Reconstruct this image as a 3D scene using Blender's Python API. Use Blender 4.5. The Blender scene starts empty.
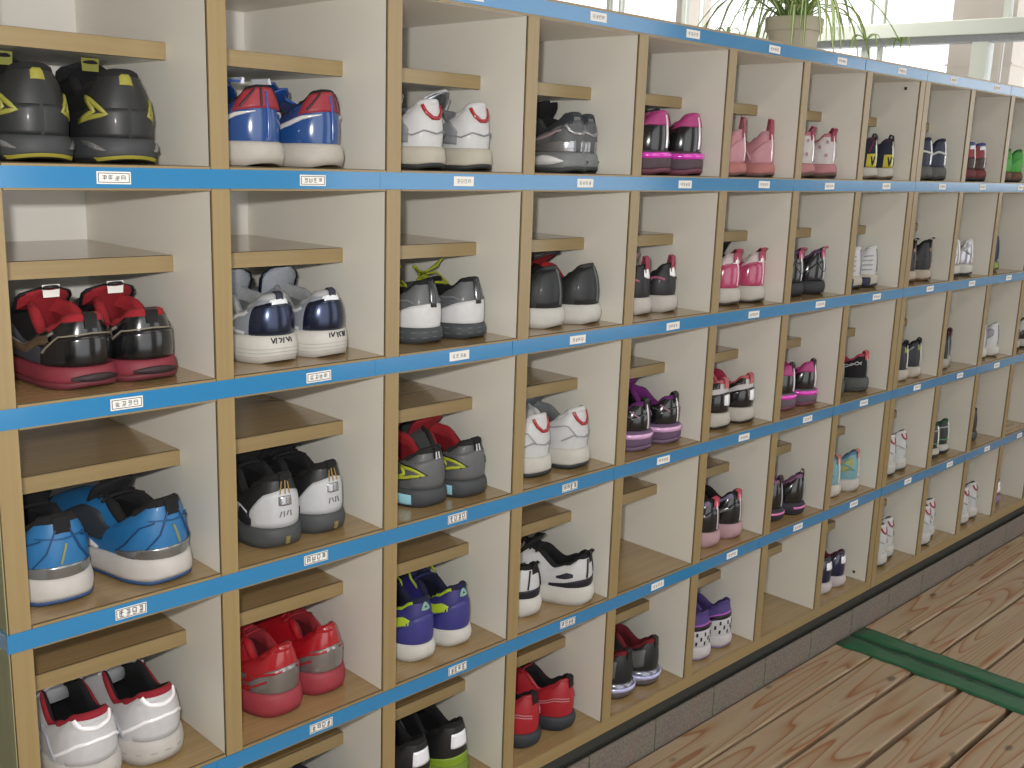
import bpy, bmesh, math, random
from mathutils import Vector, Matrix
random.seed(7)
PI = math.pi
scn = bpy.context.scene
COL = scn.collection

# ------------------------------------------------------------------ camera
FZ = 1.274                       # height of the rack's top tape centre above the wooden floor
cam_d = bpy.data.cameras.new('camera'); cam = bpy.data.objects.new('camera', cam_d); COL.objects.link(cam)
yaw, pit, rol = math.radians(44.911), math.radians(12.121), math.radians(1.914)
fw = Vector((math.sin(yaw)*math.cos(pit), math.cos(yaw)*math.cos(pit), -math.sin(pit)))
r0 = Vector((math.cos(yaw), -math.sin(yaw), 0)); u0 = r0.cross(fw)
rr = r0*math.cos(rol) + u0*math.sin(rol); uu = -r0*math.sin(rol) + u0*math.cos(rol)
CAM = Vector((-.3426, -1.058, FZ - .2022))
cam.matrix_world = Matrix(((rr.x, uu.x, -fw.x, CAM.x), (rr.y, uu.y, -fw.y, CAM.y), (rr.z, uu.z, -fw.z, CAM.z), (0, 0, 0, 1)))
cam_d.sensor_width = 36; cam_d.lens = 36*1051.67/1024; cam_d.clip_start = .02
scn.camera = cam

# ------------------------------------------------------------------ world, lights, exposure
wd = bpy.data.worlds.new('world'); scn.world = wd; wd.use_nodes = True
bg = wd.node_tree.nodes['Background']
bg.inputs['Color'].default_value = (.98, .99, 1.0, 1); bg.inputs['Strength'].default_value = 1.9
fl = bpy.data.lights.new('camera_flash', 'AREA'); fl.shape = 'RECTANGLE'; fl.size = .03; fl.size_y = .02
fl.energy = 9.5; fl.color = (1, .97, .93)
flo = bpy.data.objects.new('camera_flash', fl); COL.objects.link(flo)
flo.matrix_world = cam.matrix_world.copy(); flo.location = CAM + uu*.06 - rr*.04
for k, (lx, ly) in enumerate(((.4, -1.9), (2.6, -1.9), (4.6, 2.2))):  # unseen lamps added as fill; the last brightens window frames and pot
    la = bpy.data.lights.new('fill_light', 'AREA'); la.shape = 'RECTANGLE'; la.size = 1.2; la.size_y = .25
    la.energy = (12, 12, 45)[k]; la.color = (1, .96, .88)
    lo = bpy.data.objects.new('fill_light', la); COL.objects.link(lo); lo.location = (lx, ly, 2.9)
scn.view_settings.view_transform = 'Standard'; scn.view_settings.look = 'None'
scn.view_settings.exposure = 0.1; scn.view_settings.gamma = 1.0
scn.view_settings.use_curve_mapping = False

# ------------------------------------------------------------------ materials
def lin(c):
    return tuple((x/12.92 if x <= .04045 else ((x+.055)/1.055)**2.4) for x in [v/255 for v in c])
_mc = {}
def M(c, rough=.5, metal=0.0, coat=0.0, vary=.12, bump=.15, scale=60, name=None):
    key = (tuple(c), rough, metal, coat, vary, bump, scale)
    if key in _mc: return _mc[key]
    m = bpy.data.materials.new(name or 'surface'); m.use_nodes = True
    nt = m.node_tree; b = nt.nodes['Principled BSDF']; l = lin(c)
    b.inputs['Roughness'].default_value = rough; b.inputs['Metallic'].default_value = metal
    b.inputs['Coat Weight'].default_value = coat; b.inputs['Coat Roughness'].default_value = .12
    tc = nt.nodes.new('ShaderNodeTexCoord'); nz = nt.nodes.new('ShaderNodeTexNoise')
    nz.inputs['Scale'].default_value = scale; nz.inputs['Detail'].default_value = 3
    nt.links.new(tc.outputs['Object'], nz.inputs['Vector'])
    mx = nt.nodes.new('ShaderNodeMix'); mx.data_type = 'RGBA'
    mx.inputs[6].default_value = (*[x*(1-vary) for x in l], 1); mx.inputs[7].default_value = (*[min(1, x*(1+vary)) for x in l], 1)
    nt.links.new(nz.outputs['Fac'], mx.inputs[0]); nt.links.new(mx.outputs[2], b.inputs['Base Color'])
    if bump:
        bp = nt.nodes.new('ShaderNodeBump'); bp.inputs['Strength'].default_value = bump; bp.inputs['Distance'].default_value = .001
        nt.links.new(nz.outputs['Fac'], bp.inputs['Height']); nt.links.new(bp.outputs[0], b.inputs['Normal'])
    _mc[key] = m
    return m
def soft(c):
    g = sum(c)/3; return tuple(max(4, (v*.9+g*.1)*.86 - (4 if g < 60 else 0)) for v in c)
def patent(c): return M(soft(c), .2, 0, .5, .06, .05, 25, 'patent leather')
def leather(c): return M(soft(c), .5, 0, .05, .10, .2, 90, 'leather')
def cloth(c): return M(soft(c), .9, 0, 0, .22, .5, 260, 'fabric')
def rubber(c): return M(soft(c), .62, 0, 0, .16, .25, 45, 'rubber')
def metallic(c): return M(soft(c), .24, .75, .3, .12, .1, 30, 'metallic foil')
def shine(c): return M(c, .18, .1, 1.0, .03, 0, 20, 'flash-lit reflective strip')  # bright base colour carries the flash glare of the reflective parts

def wood_laminate(name, c1, c2, axis='Z', rough=.45):
    m = bpy.data.materials.new(name); m.use_nodes = True; nt = m.node_tree; b = nt.nodes['Principled BSDF']
    tc = nt.nodes.new('ShaderNodeTexCoord'); mp = nt.nodes.new('ShaderNodeMapping')
    s = {'X': (3, 160, 160), 'Z': (160, 160, 3), 'Y': (160, 3, 160)}[axis]
    mp.inputs['Scale'].default_value = s
    nz = nt.nodes.new('ShaderNodeTexNoise'); nz.inputs['Scale'].default_value = 1; nz.inputs['Detail'].default_value = 4
    nt.links.new(tc.outputs['Object'], mp.inputs[0]); nt.links.new(mp.outputs[0], nz.inputs['Vector'])
    cr = nt.nodes.new('ShaderNodeValToRGB'); cr.color_ramp.elements[0].position = .3; cr.color_ramp.elements[1].position = .7
    cr.color_ramp.elements[0].color = (*lin(c1), 1); cr.color_ramp.elements[1].color = (*lin(c2), 1)
    nt.links.new(nz.outputs['Fac'], cr.inputs[0]); nt.links.new(cr.outputs[0], b.inputs['Base Color'])
    b.inputs['Roughness'].default_value = rough
    return m
EDGE_Z = wood_laminate('wood edge upright', (143, 122, 83), (153, 132, 91), 'Z', .38)
EDGE_X = wood_laminate('wood edge level', (143, 122, 83), (153, 132, 91), 'X', .38)
for m_ in (EDGE_Z, EDGE_X): m_.node_tree.nodes['Principled BSDF'].inputs['Coat Weight'].default_value = .35; m_.node_tree.nodes['Principled BSDF'].inputs['Coat Roughness'].default_value = .2
BOARD = wood_laminate('brown board laminate', (150, 124, 84), (163, 136, 94), 'X', .22); BOARD.node_tree.nodes['Principled BSDF'].inputs['Coat Weight'].default_value = .5; BOARD.node_tree.nodes['Principled BSDF'].inputs['Coat Roughness'].default_value = .1
SIDEW = wood_laminate('wood side panel', (138, 136, 100), (150, 147, 110), 'Z', .5)
WHITE = M((234, 231, 221), .42, 0, 0, .02, 0, 8, name='white laminate')
DARKLINE = M((62, 50, 36), .8, name='dark glue line')
BLACKP = M((58, 58, 52), .8, name='recess shade black')  # near-black, with the recess shade under the rack put into the colour
def tape_mat():
    m = M((42, 124, 176), .14, 0, .9, .05, .08, 14, 'blue tape'); return m
TAPE = tape_mat()
PAPER = M((232, 230, 224), .5, 0, 0, .02, 0, 20, 'label paper'); INK = M((62, 66, 78), .6, name='label ink')
INKGREY = M((120, 118, 120), .6, name='faded ink')
PAINTW = M((214, 214, 208), .5, 0, 0, .03, 0, 5, 'painted wall'); FRAMEW = M((222, 228, 220), .4, 0, 0, .03, 0, 5, 'window frame paint')
PILLAR = M((244, 232, 222), .8, 0, 0, .06, .2, 12, 'beige pillar')
GREENT = M((34, 98, 66), .35, 0, .3, .18, .5, 40, 'green floor tape')

def plank_mat():
    m = bpy.data.materials.new('pine plank'); m.use_nodes = True; nt = m.node_tree; b = nt.nodes['Principled BSDF']
    tc = nt.nodes.new('ShaderNodeTexCoord'); oi = nt.nodes.new('ShaderNodeObjectInfo')
    add = nt.nodes.new('ShaderNodeVectorMath'); add.operation = 'MULTIPLY_ADD'
    add.inputs[0].default_value = (0, 0, 0)
    cmb = nt.nodes.new('ShaderNodeCombineXYZ')
    mul = nt.nodes.new('ShaderNodeMath'); mul.operation = 'MULTIPLY'; mul.inputs[1].default_value = 37
    nt.links.new(oi.outputs['Random'], mul.inputs[0]); nt.links.new(mul.outputs[0], cmb.inputs[0]); nt.links.new(mul.outputs[0], cmb.inputs[2])
    vadd = nt.nodes.new('ShaderNodeVectorMath'); vadd.operation = 'ADD'
    nt.links.new(tc.outputs['Object'], vadd.inputs[0]); nt.links.new(cmb.outputs[0], vadd.inputs[1])
    # slow field whose contour bands give the arched heartwood figure
    mp = nt.nodes.new('ShaderNodeMapping'); mp.inputs['Scale'].default_value = (1.0, 12, 12)
    nt.links.new(vadd.outputs[0], mp.inputs[0])
    n1 = nt.nodes.new('ShaderNodeTexNoise'); n1.inputs['Scale'].default_value = 1.0; n1.inputs['Detail'].default_value = 1.2; n1.inputs['Roughness'].default_value = .4
    nt.links.new(mp.outputs[0], n1.inputs['Vector'])
    mm = nt.nodes.new('ShaderNodeMath'); mm.operation = 'MULTIPLY'; mm.inputs[1].default_value = 14
    nt.links.new(n1.outputs['Fac'], mm.inputs[0])
    fr = nt.nodes.new('ShaderNodeMath'); fr.operation = 'FRACT'; nt.links.new(mm.outputs[0], fr.inputs[0])
    cr = nt.nodes.new('ShaderNodeValToRGB'); e = cr.color_ramp.elements
    e[0].position = 0; e[0].color = (*lin((188, 164, 136)), 1)
    e[1].position = 1; e[1].color = (*lin((182, 158, 130)), 1)
    for p_, c_ in ((.55, (182, 158, 130)), (.78, (176, 142, 108)), (.90, (156, 102, 64)), (.95, (178, 152, 124))):
        x = cr.color_ramp.elements.new(p_); x.color = (*lin(c_), 1)
    nt.links.new(fr.outputs[0], cr.inputs[0])
    # fine fibre
    mp2 = nt.nodes.new('ShaderNodeMapping'); mp2.inputs['Scale'].default_value = (6, 300, 300); nt.links.new(vadd.outputs[0], mp2.inputs[0])
    n2 = nt.nodes.new('ShaderNodeTexNoise'); n2.inputs['Scale'].default_value = 1; n2.inputs['Detail'].default_value = 2
    nt.links.new(mp2.outputs[0], n2.inputs['Vector'])
    # knots
    mp3 = nt.nodes.new('ShaderNodeMapping'); mp3.inputs['Scale'].default_value = (7, 14, 4); nt.links.new(vadd.outputs[0], mp3.inputs[0])
    vo = nt.nodes.new('ShaderNodeTexVoronoi'); vo.inputs['Scale'].default_value = 1.0; nt.links.new(mp3.outputs[0], vo.inputs['Vector'])
    kr = nt.nodes.new('ShaderNodeValToRGB'); kr.color_ramp.elements[0].position = .07; kr.color_ramp.elements[0].color = (.22, .22, .22, 1)
    kr.color_ramp.elements[1].position = .13; kr.color_ramp.elements[1].color = (1, 1, 1, 1)
    nt.links.new(vo.outputs['Distance'], kr.inputs[0])
    m1 = nt.nodes.new('ShaderNodeMix'); m1.data_type = 'RGBA'; m1.blend_type = 'MULTIPLY'; m1.inputs[0].default_value = .35
    nt.links.new(cr.outputs[0], m1.inputs[6]); nt.links.new(n2.outputs['Color'], m1.inputs[7])
    m2 = nt.nodes.new('ShaderNodeMix'); m2.data_type = 'RGBA'; m2.blend_type = 'MULTIPLY'; m2.inputs[0].default_value = .8
    nt.links.new(m1.outputs[2], m2.inputs[6]); nt.links.new(kr.outputs[0], m2.inputs[7])
    nt.links.new(m2.outputs[2], b.inputs['Base Color']); b.inputs['Roughness'].default_value = .6
    return m
PLANK = plank_mat()
def stone_mat():
    m = bpy.data.materials.new('speckled stone'); m.use_nodes = True; nt = m.node_tree; b = nt.nodes['Principled BSDF']
    tc = nt.nodes.new('ShaderNodeTexCoord'); nz = nt.nodes.new('ShaderNodeTexNoise'); nz.inputs['Scale'].default_value = 170; nz.inputs['Detail'].default_value = 3
    n2 = nt.nodes.new('ShaderNodeTexNoise'); n2.inputs['Scale'].default_value = 14
    nt.links.new(tc.outputs['Object'], nz.inputs['Vector']); nt.links.new(tc.outputs['Object'], n2.inputs['Vector'])
    cr = nt.nodes.new('ShaderNodeValToRGB'); cr.color_ramp.elements[0].position = .35; cr.color_ramp.elements[1].position = .68
    cr.color_ramp.elements[0].color = (*lin((112, 103, 94)), 1); cr.color_ramp.elements[1].color = (*lin((136, 128, 118)), 1)
    nt.links.new(nz.outputs['Fac'], cr.inputs[0])
    mx = nt.nodes.new('ShaderNodeMix'); mx.data_type = 'RGBA'; mx.blend_type = 'MULTIPLY'; mx.inputs[0].default_value = .3
    nt.links.new(cr.outputs[0], mx.inputs[6]); nt.links.new(n2.outputs['Color'], mx.inputs[7])
    nt.links.new(mx.outputs[2], b.inputs['Base Color']); b.inputs['Roughness'].default_value = .75
    bp = nt.nodes.new('ShaderNodeBump'); bp.inputs['Strength'].default_value = .4; bp.inputs['Distance'].default_value = .001
    nt.links.new(nz.outputs['Fac'], bp.inputs['Height']); nt.links.new(bp.outputs[0], b.inputs['Normal'])
    return m
STONE = stone_mat()
def glass_mat():
    m = bpy.data.materials.new('window glass'); m.use_nodes = True; nt = m.node_tree
    nt.nodes.remove(nt.nodes['Principled BSDF']); out = nt.nodes['Material Output']
    tr = nt.nodes.new('ShaderNodeBsdfTransparent'); gl = nt.nodes.new('ShaderNodeBsdfGlossy'); gl.inputs['Roughness'].default_value = .03
    fz = nt.nodes.new('ShaderNodeFresnel'); fz.inputs['IOR'].default_value = 1.45
    mx = nt.nodes.new('ShaderNodeMixShader'); nt.links.new(fz.outputs[0], mx.inputs[0]); nt.links.new(tr.outputs[0], mx.inputs[1]); nt.links.new(gl.outputs[0], mx.inputs[2])
    nt.links.new(mx.outputs[0], out.inputs['Surface'])
    return m
GLASS = glass_mat()

# ------------------------------------------------------------------ helpers
def link_mesh(name, verts, faces, mats, parent=None, smooth=False, midx=None):
    me = bpy.data.meshes.new(name); me.from_pydata([tuple(v) for v in verts], [], faces)
    if not isinstance(mats, (list, tuple)): mats = [mats]
    for m in mats: me.materials.append(m)
    if midx:
        me.polygons.foreach_set('material_index', midx)
    if smooth: me.polygons.foreach_set('use_smooth', [True]*len(faces))
    me.update()
    o = bpy.data.objects.new(name, me); COL.objects.link(o)
    if parent: o.parent = parent
    return o
def box_vf(x0, x1, y0, y1, z0, z1, base=0):
    v = [(x0, y0, z0), (x1, y0, z0), (x1, y1, z0), (x0, y1, z0), (x0, y0, z1), (x1, y0, z1), (x1, y1, z1), (x0, y1, z1)]
    f = [(0, 3, 2, 1), (4, 5, 6, 7), (0, 1, 5, 4), (1, 2, 6, 5), (2, 3, 7, 6), (3, 0, 4, 7)]
    return v, [tuple(i+base for i in q) for q in f]
def boxes(name, bl, mats, parent=None, bevel=0):
    V, F, MI = [], [], []
    for b in bl:
        v, f = box_vf(*b[:6], base=len(V)); V += v; F += f; MI += [b[6] if len(b) > 6 else 0]*6
    o = link_mesh(name, V, F, mats, parent, midx=MI)
    if bevel:
        md = o.modifiers.new('bevel', 'BEVEL'); md.width = bevel; md.segments = 2; md.limit_method = 'ANGLE'
    return o
def empty(name, loc, rz=0, label=None, cat=None, group=None, kind=None):
    o = bpy.data.objects.new(name, None); COL.objects.link(o); o.location = loc; o.rotation_euler = (0, 0, rz); o.empty_display_size = .02
    tag(o, label, cat, group, kind); return o
def tag(o, label=None, cat=None, group=None, kind=None):
    if label: o['label'] = label
    if cat: o['category'] = cat
    if group: o['group'] = group
    if kind: o['kind'] = kind
    return o

# ------------------------------------------------------------------ room shell
floor = boxes('floor', [(-3.5, 7.2, -3.5, 7, -.12, -.03)], BLACKP); tag(floor, kind='structure')
FLOORMAT_BACK = BOARD
# plank walkway in front of the rack: two decks meeting at x = 1.86
pm = {}
def plank(x0, x1, y0, y1, par):
    key = (round(x1-x0, 3), round(y1-y0, 3))
    if key not in pm:
        b = boxes('plank', [(0, x1-x0, 0, y1-y0, -.022, 0)], PLANK, par, bevel=.0035); b.location = (x0, y0, 0); pm[key] = b; return b
    c = pm[key].copy(); COL.objects.link(c); c.location = (x0, y0, 0); return c
ys = [-.002, -.0885, -.186, -.2885, -.3945]
while ys[-1] > -2.9: ys.append(ys[-1] - .101)
for k in range(len(ys)-1):
    g = .006 if k else .003
    g2 = .011 if k in (2, 3, 4) else g
    plank(-1.6, 1.858, ys[k+1]+g2/2, ys[k]-g2/2 - (.001 if k else 0), floor)
    plank(1.863, 6.2, ys[k+1]+g/2, ys[k]-g/2 - (.001 if k else 0), floor)
deck = boxes('subfloor_panel', [(-3.5, 7.2, .4, 7, -.03, 0)], PAINTW, floor)
joist = boxes('joist', [(x, x+.05, -3, -.02, -.03, -.0225) for x in (-1.5, -.4, .7, 1.78, 1.9, 3.0, 4.1, 5.2)], BLACKP, floor)
ceiling = boxes('ceiling', [(-3.5, 7.2, -3.2, 7, 3.0, 3.1)], PAINTW); tag(ceiling, kind='structure')
wall_back = boxes('wall_back', [(-3.5, 7.2, 6.9, 7.0, -.03, 3.0)], PAINTW); tag(wall_back, kind='structure')
for k, (lx, ly) in enumerate(((.4, -1.9), (2.6, -1.9), (4.6, 2.2))):  # housings for the added fill lamps, out of view
    lt = empty('fill_lamp', (lx, ly, 2.995), 0, ['white added fill light above the near end of the plank floor', 'white added fill light above the far plank floor', 'white added fill light behind the shoe rack near the windows'][k], 'light')
    boxes('housing', [(-.62, .62, -.14, .14, -.045, 0)], PAINTW, lt)
added_wall_front = boxes('added_wall_front', [(-3.5, -1.6, -3.3, -3.2, -.03, 3.0), (1.2, 2.6, -3.3, -3.2, -.03, 3.0), (5.2, 7.2, -3.3, -3.2, -.03, 3.0), (-1.6, 1.2, -3.3, -3.2, 2.3, 3.0), (2.6, 5.2, -3.3, -3.2, 2.3, 3.0)], PAINTW); tag(added_wall_front, kind='structure')  # unseen wall with openings, added to limit the daylight coming in
added_wall_left = boxes('added_wall_left', [(-3.6, -3.5, -3.3, 7, -.03, 3.0)], PAINTW); tag(added_wall_left, kind='structure')  # unseen wall, added to close off light from this side
# kerb of stone blocks under the rack's front
kerb = boxes('trim_1', [(-.6, 6.0, .0156, .40, -.03, .040)], BLACKP); tag(kerb, kind='structure')  # kerb core, darkened by its colour so the gap above reads as shade
sx = .185 - .187*4
sb = None
while sx < 5.6:
    if sb is None:
        sb = boxes('stone_block', [(.0012, .1858, 0, .0045, -.028, .0605)], STONE, kerb, bevel=.001); sb.location = (sx, 0, 0)
    else:
        c = sb.copy(); COL.objects.link(c); c.location = (sx, 0, 0)
    sx += .187

# window wall at the far end, seen over the rack
A0 = math.radians(84); DW = 5.9
n_ = Vector((math.sin(A0), math.cos(A0), 0)); t_ = Vector((-math.cos(A0), math.sin(A0), 0))
org = Vector((CAM.x, CAM.y, 0)) + n_*DW
def wallmat(o): o.matrix_world = Matrix(((t_.x, n_.x, 0, org.x), (t_.y, n_.y, 0, org.y), (0, 0, 1, 0), (0, 0, 0, 1))); return o
CZ = CAM.z
wr = boxes('wall_right', [(-2.2, 5.9, 0, .12, -.03, .95), (-2.2, 5.9, 0, .12, 2.75, 3.0), (-2.6, -2.2, 0, .12, -.03, 3.0), (5.9, 6.3, 0, .12, -.03, 3.0)], PAINTW)
wallmat(wr); tag(wr, kind='structure')
win = wallmat(empty('window_1', (0, 0, 0))); tag(win, kind='structure')
BZ0, BZ1 = CZ + .700, CZ + .776
boxes('transom', [(-2.2, 5.9, -.02, .10, BZ0, BZ1)], FRAMEW, win, bevel=.004)
boxes('transom_rail', [(-2.2, 5.9, .01, .08, BZ0-.035, BZ0-.001)], M((196, 198, 206), .4, name='pale rail'), win)
boxes('frame_rail', [(-2.2, 5.9, 0, .10, .95, 1.0), (-2.2, 5.9, 0, .10, 2.70, 2.75)], FRAMEW, win)
mull = [(5.6, .035), (4.12, .025), (3.55, .028), (2.38, .036), (2.30, .02), (1.50, .022), (.9, .04), (.2, .05), (-.6, .04), (-1.4, .05)]
for w, h in mull:
    boxes('mullion', [(w-h/2, w+h/2, .03, .07, 1.0, BZ0-.035), (w-h/2, w+h/2, .03, .07, BZ1, 2.70)], FRAMEW, win)
boxes('mullion', [(4.015, 4.03, .02, .07, 1.0, BZ0-.035), (4.015, 4.03, .02, .07, BZ1, 2.70)], FRAMEW, win)
boxes('mullion', [(3.43, 3.44, .02, .07, 1.0, BZ0-.035), (3.43, 3.44, .02, .07, BZ1, 2.70)], FRAMEW, win)
boxes('window_post', [(1.72, 1.80, .0, .11, 1.0, BZ0-.035), (1.64, 1.67, .02, .08, BZ1, 2.70)], FRAMEW, win)
wl = sorted([m[0] for m in mull] + [4.022, 3.435, 1.66, -2.18, 5.88])
for a, b in zip(wl[:-1], wl[1:]):
    boxes('pane', [(a+.006, b-.006, .045, .051, 1.0, BZ0-.035), (a+.006, b-.006, .045, .051, BZ1, 2.70)], GLASS, win)
for (a, b, zt) in ((3.77, 3.86, 3.2), (1.72, 2.06, 3.2)):
    p = boxes('pillar', [(a, b, .45, .75, -.03, zt), (a-.01, b+.01, .44, .76, CZ+.59, CZ+.60)], PILLAR); wallmat(p)
    tag(p, 'beige pillar outside the windows, ' + ('the narrow one at the left' if a > 3 else 'the wide one at the right'), 'pillar')

# ------------------------------------------------------------------ shoe rack
PX, HR, DT = .24, .23495, .0235
TB = .0265; DEP = .335
def zT(j): return FZ - j*HR
ZB_TOP = FZ - 1.158; ZB_BOT = FZ - 1.1815
def zfloor(r): return zT(r+1) + TB/2 if r < 4 else ZB_TOP
_share = {}
def shared(key, make, par, loc):
    if key in _share:
        src = _share[key]; o = src.copy(); COL.objects.link(o); o.parent = par; o.location = loc
        for ch in src.children:
            c = ch.copy(); COL.objects.link(c); c.parent = o
        return o
    o = make(par); o.location = loc; _share[key] = o; return o
def mk_board(w):
    def f(par):
        o = boxes('shelf_board', [(0, w, .003, DEP, -TB/2, TB/2-.0008, 1), (0, w, .004, DEP, TB/2-.0008, TB/2, 0)], [BOARD, WHITE], par)
        boxes('edge_band', [(0, w, 0, .0024, -TB/2+.0006, TB/2-.0006, 0), (0, w, .0024, .0032, -TB/2, TB/2, 1)], [EDGE_X, DARKLINE], o)
        return o
    return f
def mk_small(w):
    def f(par):
        o = boxes('inner_shelf', [(0, w, .095, DEP, -.0195, -.0008, 1), (0, w, .095, DEP, -.0008, 0, 0)], [BOARD, WHITE], par)
        boxes('edge_band', [(0, w, .092, .0943, -.0190, -.0004, 0), (0, w, .0943, .0951, -.0196, .0001, 1)], [EDGE_X, DARKLINE], o)
        return o
    return f
def mk_upright(name, t):
    def f(par):
        z0, z1 = ZB_BOT - FZ, TB/2
        o = boxes(name, [(0, t, .003, DEP, z0, z1)], WHITE, par)
        boxes('edge_band', [(.0009, t-.0009, 0, .0024, z0, z1, 0), (0, t, .0024, .0032, z0, z1, 1)], [EDGE_Z, DARKLINE], o)
        return o
    return f
rng = random.Random(3)
def glyph_label(par, x, z, style, y=-.0016):
    """name slip: white paper, outline and four little printed characters as thin raised ink"""
    w, h = .0355, .0125
    bl = [(-w/2, w/2, 0, .0006, -h/2, h/2, 0)]
    def ink(a, b, c, d, m=1): bl.append((a, b, -.00025, 0, c, d, m))
    lo = .0009 if style == 'box' else .0014
    t = .0007
    if style != 'plain':
        ink(-w/2+lo, w/2-lo, h/2-lo-t, h/2-lo); ink(-w/2+lo, w/2-lo, -h/2+lo, -h/2+lo+t)
        ink(-w/2+lo, -w/2+lo+t, -h/2+lo, h/2-lo); ink(w/2-lo-t, w/2-lo, -h/2+lo, h/2-lo)
    cw = .0048; pitch = .0066 if style != 'box' else .0074
    for k in range(4):
        cx = (k-1.5)*pitch; gh = .0046 if style != 'box' else .0068
        s = .00055 if style != 'box' else .0009
        for q in rng.sample(range(4), 3):
            zz = -gh/2 + gh*q/3
            ink(cx-cw/2*rng.uniform(.6, 1), cx+cw/2*rng.uniform(.6, 1), zz-s/2, zz+s/2, 1 if style != 'plain' else 2)
        for q in rng.sample((-1, 0, 1), 2):
            xx = cx+q*cw*.4
            ink(xx-s/2, xx+s/2, -gh/2*rng.uniform(.4, 1), gh/2, 1 if style != 'plain' else 2)
    o = boxes('name_label', bl, [PAPER, INK, INKGREY], par); o.location = (x, y-.0006, z)
    o.rotation_euler = (0, rng.uniform(-.02, .02), 0)
    return o
def cabinet(x0, ncol, label, first, hidden_from=99):
    cab = empty('shoe_cabinet', (x0, 0, FZ), 0, label, 'shoe rack')
    W = ncol*PX + DT
    for k in range(ncol+1):
        nm = 'side_panel' if k in (0, ncol) else 'divider'
        mk = mk_upright(nm, DT)
        o = shared((nm,), mk, cab, (k*PX, 0, 0))
    if first:
        boxes('side_veneer', [(-.0012, -.0001, .001, DEP, ZB_BOT-FZ, TB/2)], SIDEW, cab)
    boxes('back_panel', [(.002, W-.002, DEP-.005, DEP, ZB_BOT-FZ+.001, TB/2-.003)], M((224, 222, 216), .45, 0, 0, .02, 0, 8, name='white back panel'), cab)
    w = PX - DT
    for k in range(ncol):
        for j in range(1, 5):
            shared(('b',), mk_board(w-.0004), cab, (k*PX+DT+.0002, 0, -j*HR))
        for j in range(5):
            shared(('s',), mk_small(w-.0004), cab, (k*PX+DT+.0002, 0, -j*HR-(.0885 if j == 0 else .0905)))
    # top and bottom boards run between the side panels over the dividers' ends
    tb = boxes('top_board', [(-.0003 if first else 0, W, .004, DEP, TB/2, TB/2+.0006), (DT, W-DT, .004, DEP, -TB/2, TB/2)], WHITE, cab)
    boxes('edge_band', [(-.0003 if first else 0, W, -.0005, .0039, -TB/2+.0004, TB/2+.0006)], EDGE_X, tb)
    bb = boxes('bottom_board', [(DT, W-DT, .004, DEP, ZB_BOT-FZ, ZB_TOP-FZ)], BOARD, cab)
    boxes('edge_band', [(DT, W-DT, -.0002, .0039, ZB_BOT-FZ, ZB_TOP-FZ)], EDGE_X, bb)
    boxes('plinth', [(.0, W, .018, DEP-.02, .0405-FZ, ZB_BOT-FZ-.0005)], BLACKP, cab)
    for j in range(5):
        h = .0207/2
        t = boxes('tape_strip', [(-.0016 if first else .0001, W-.0001, -.0016, -.0006, -h, h)], TAPE, cab); t.location = (0, 0, -j*HR)
        if first:
            boxes('tape_end', [(-.0024, -.0014, -.0014, .12, -h, h)], TAPE, t)
        # short overlaps where the tape was pieced together
        for q in range(2):
            xx = rng.choice((3, 5, 6, 7) if q else (1, 2, 4))*PX - rng.uniform(.004, .02)
            boxes('tape_overlap', [(xx, xx+rng.uniform(.02, .045), -.0021-.0003*q, -.0016, -h+.0003, h-.0002)], TAPE, t)
        for k in range(ncol):
            st = 'plain' if not first else 'line' if (j <= 2 and k < 2) else 'box' if k < 4 and j >= 3 else 'plain'
            glyph_label(t, k*PX + .132 + rng.uniform(-.006, .006) + (.006 if j == 0 else 0), rng.uniform(-.001, .001), st)
    for (sx_, sy_, sz_) in ((ncol*PX-.0006, .03, -1.145), (ncol*PX-.0006, .03, -.03)):
        boxes('screw_cap', [(sx_-.0008, sx_+.0005, sy_, sy_+.006, sz_, sz_+.006)], DARKLINE, cab)
    return cab
C2 = 8*PX + DT + .0012
cabinet(0, 8, 'near wood and white shoe cabinet with blue taped shelf edges, eight columns wide', True)
cabinet(C2, 8, 'far wood and white shoe cabinet joined on beyond the double upright', False)
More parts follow.
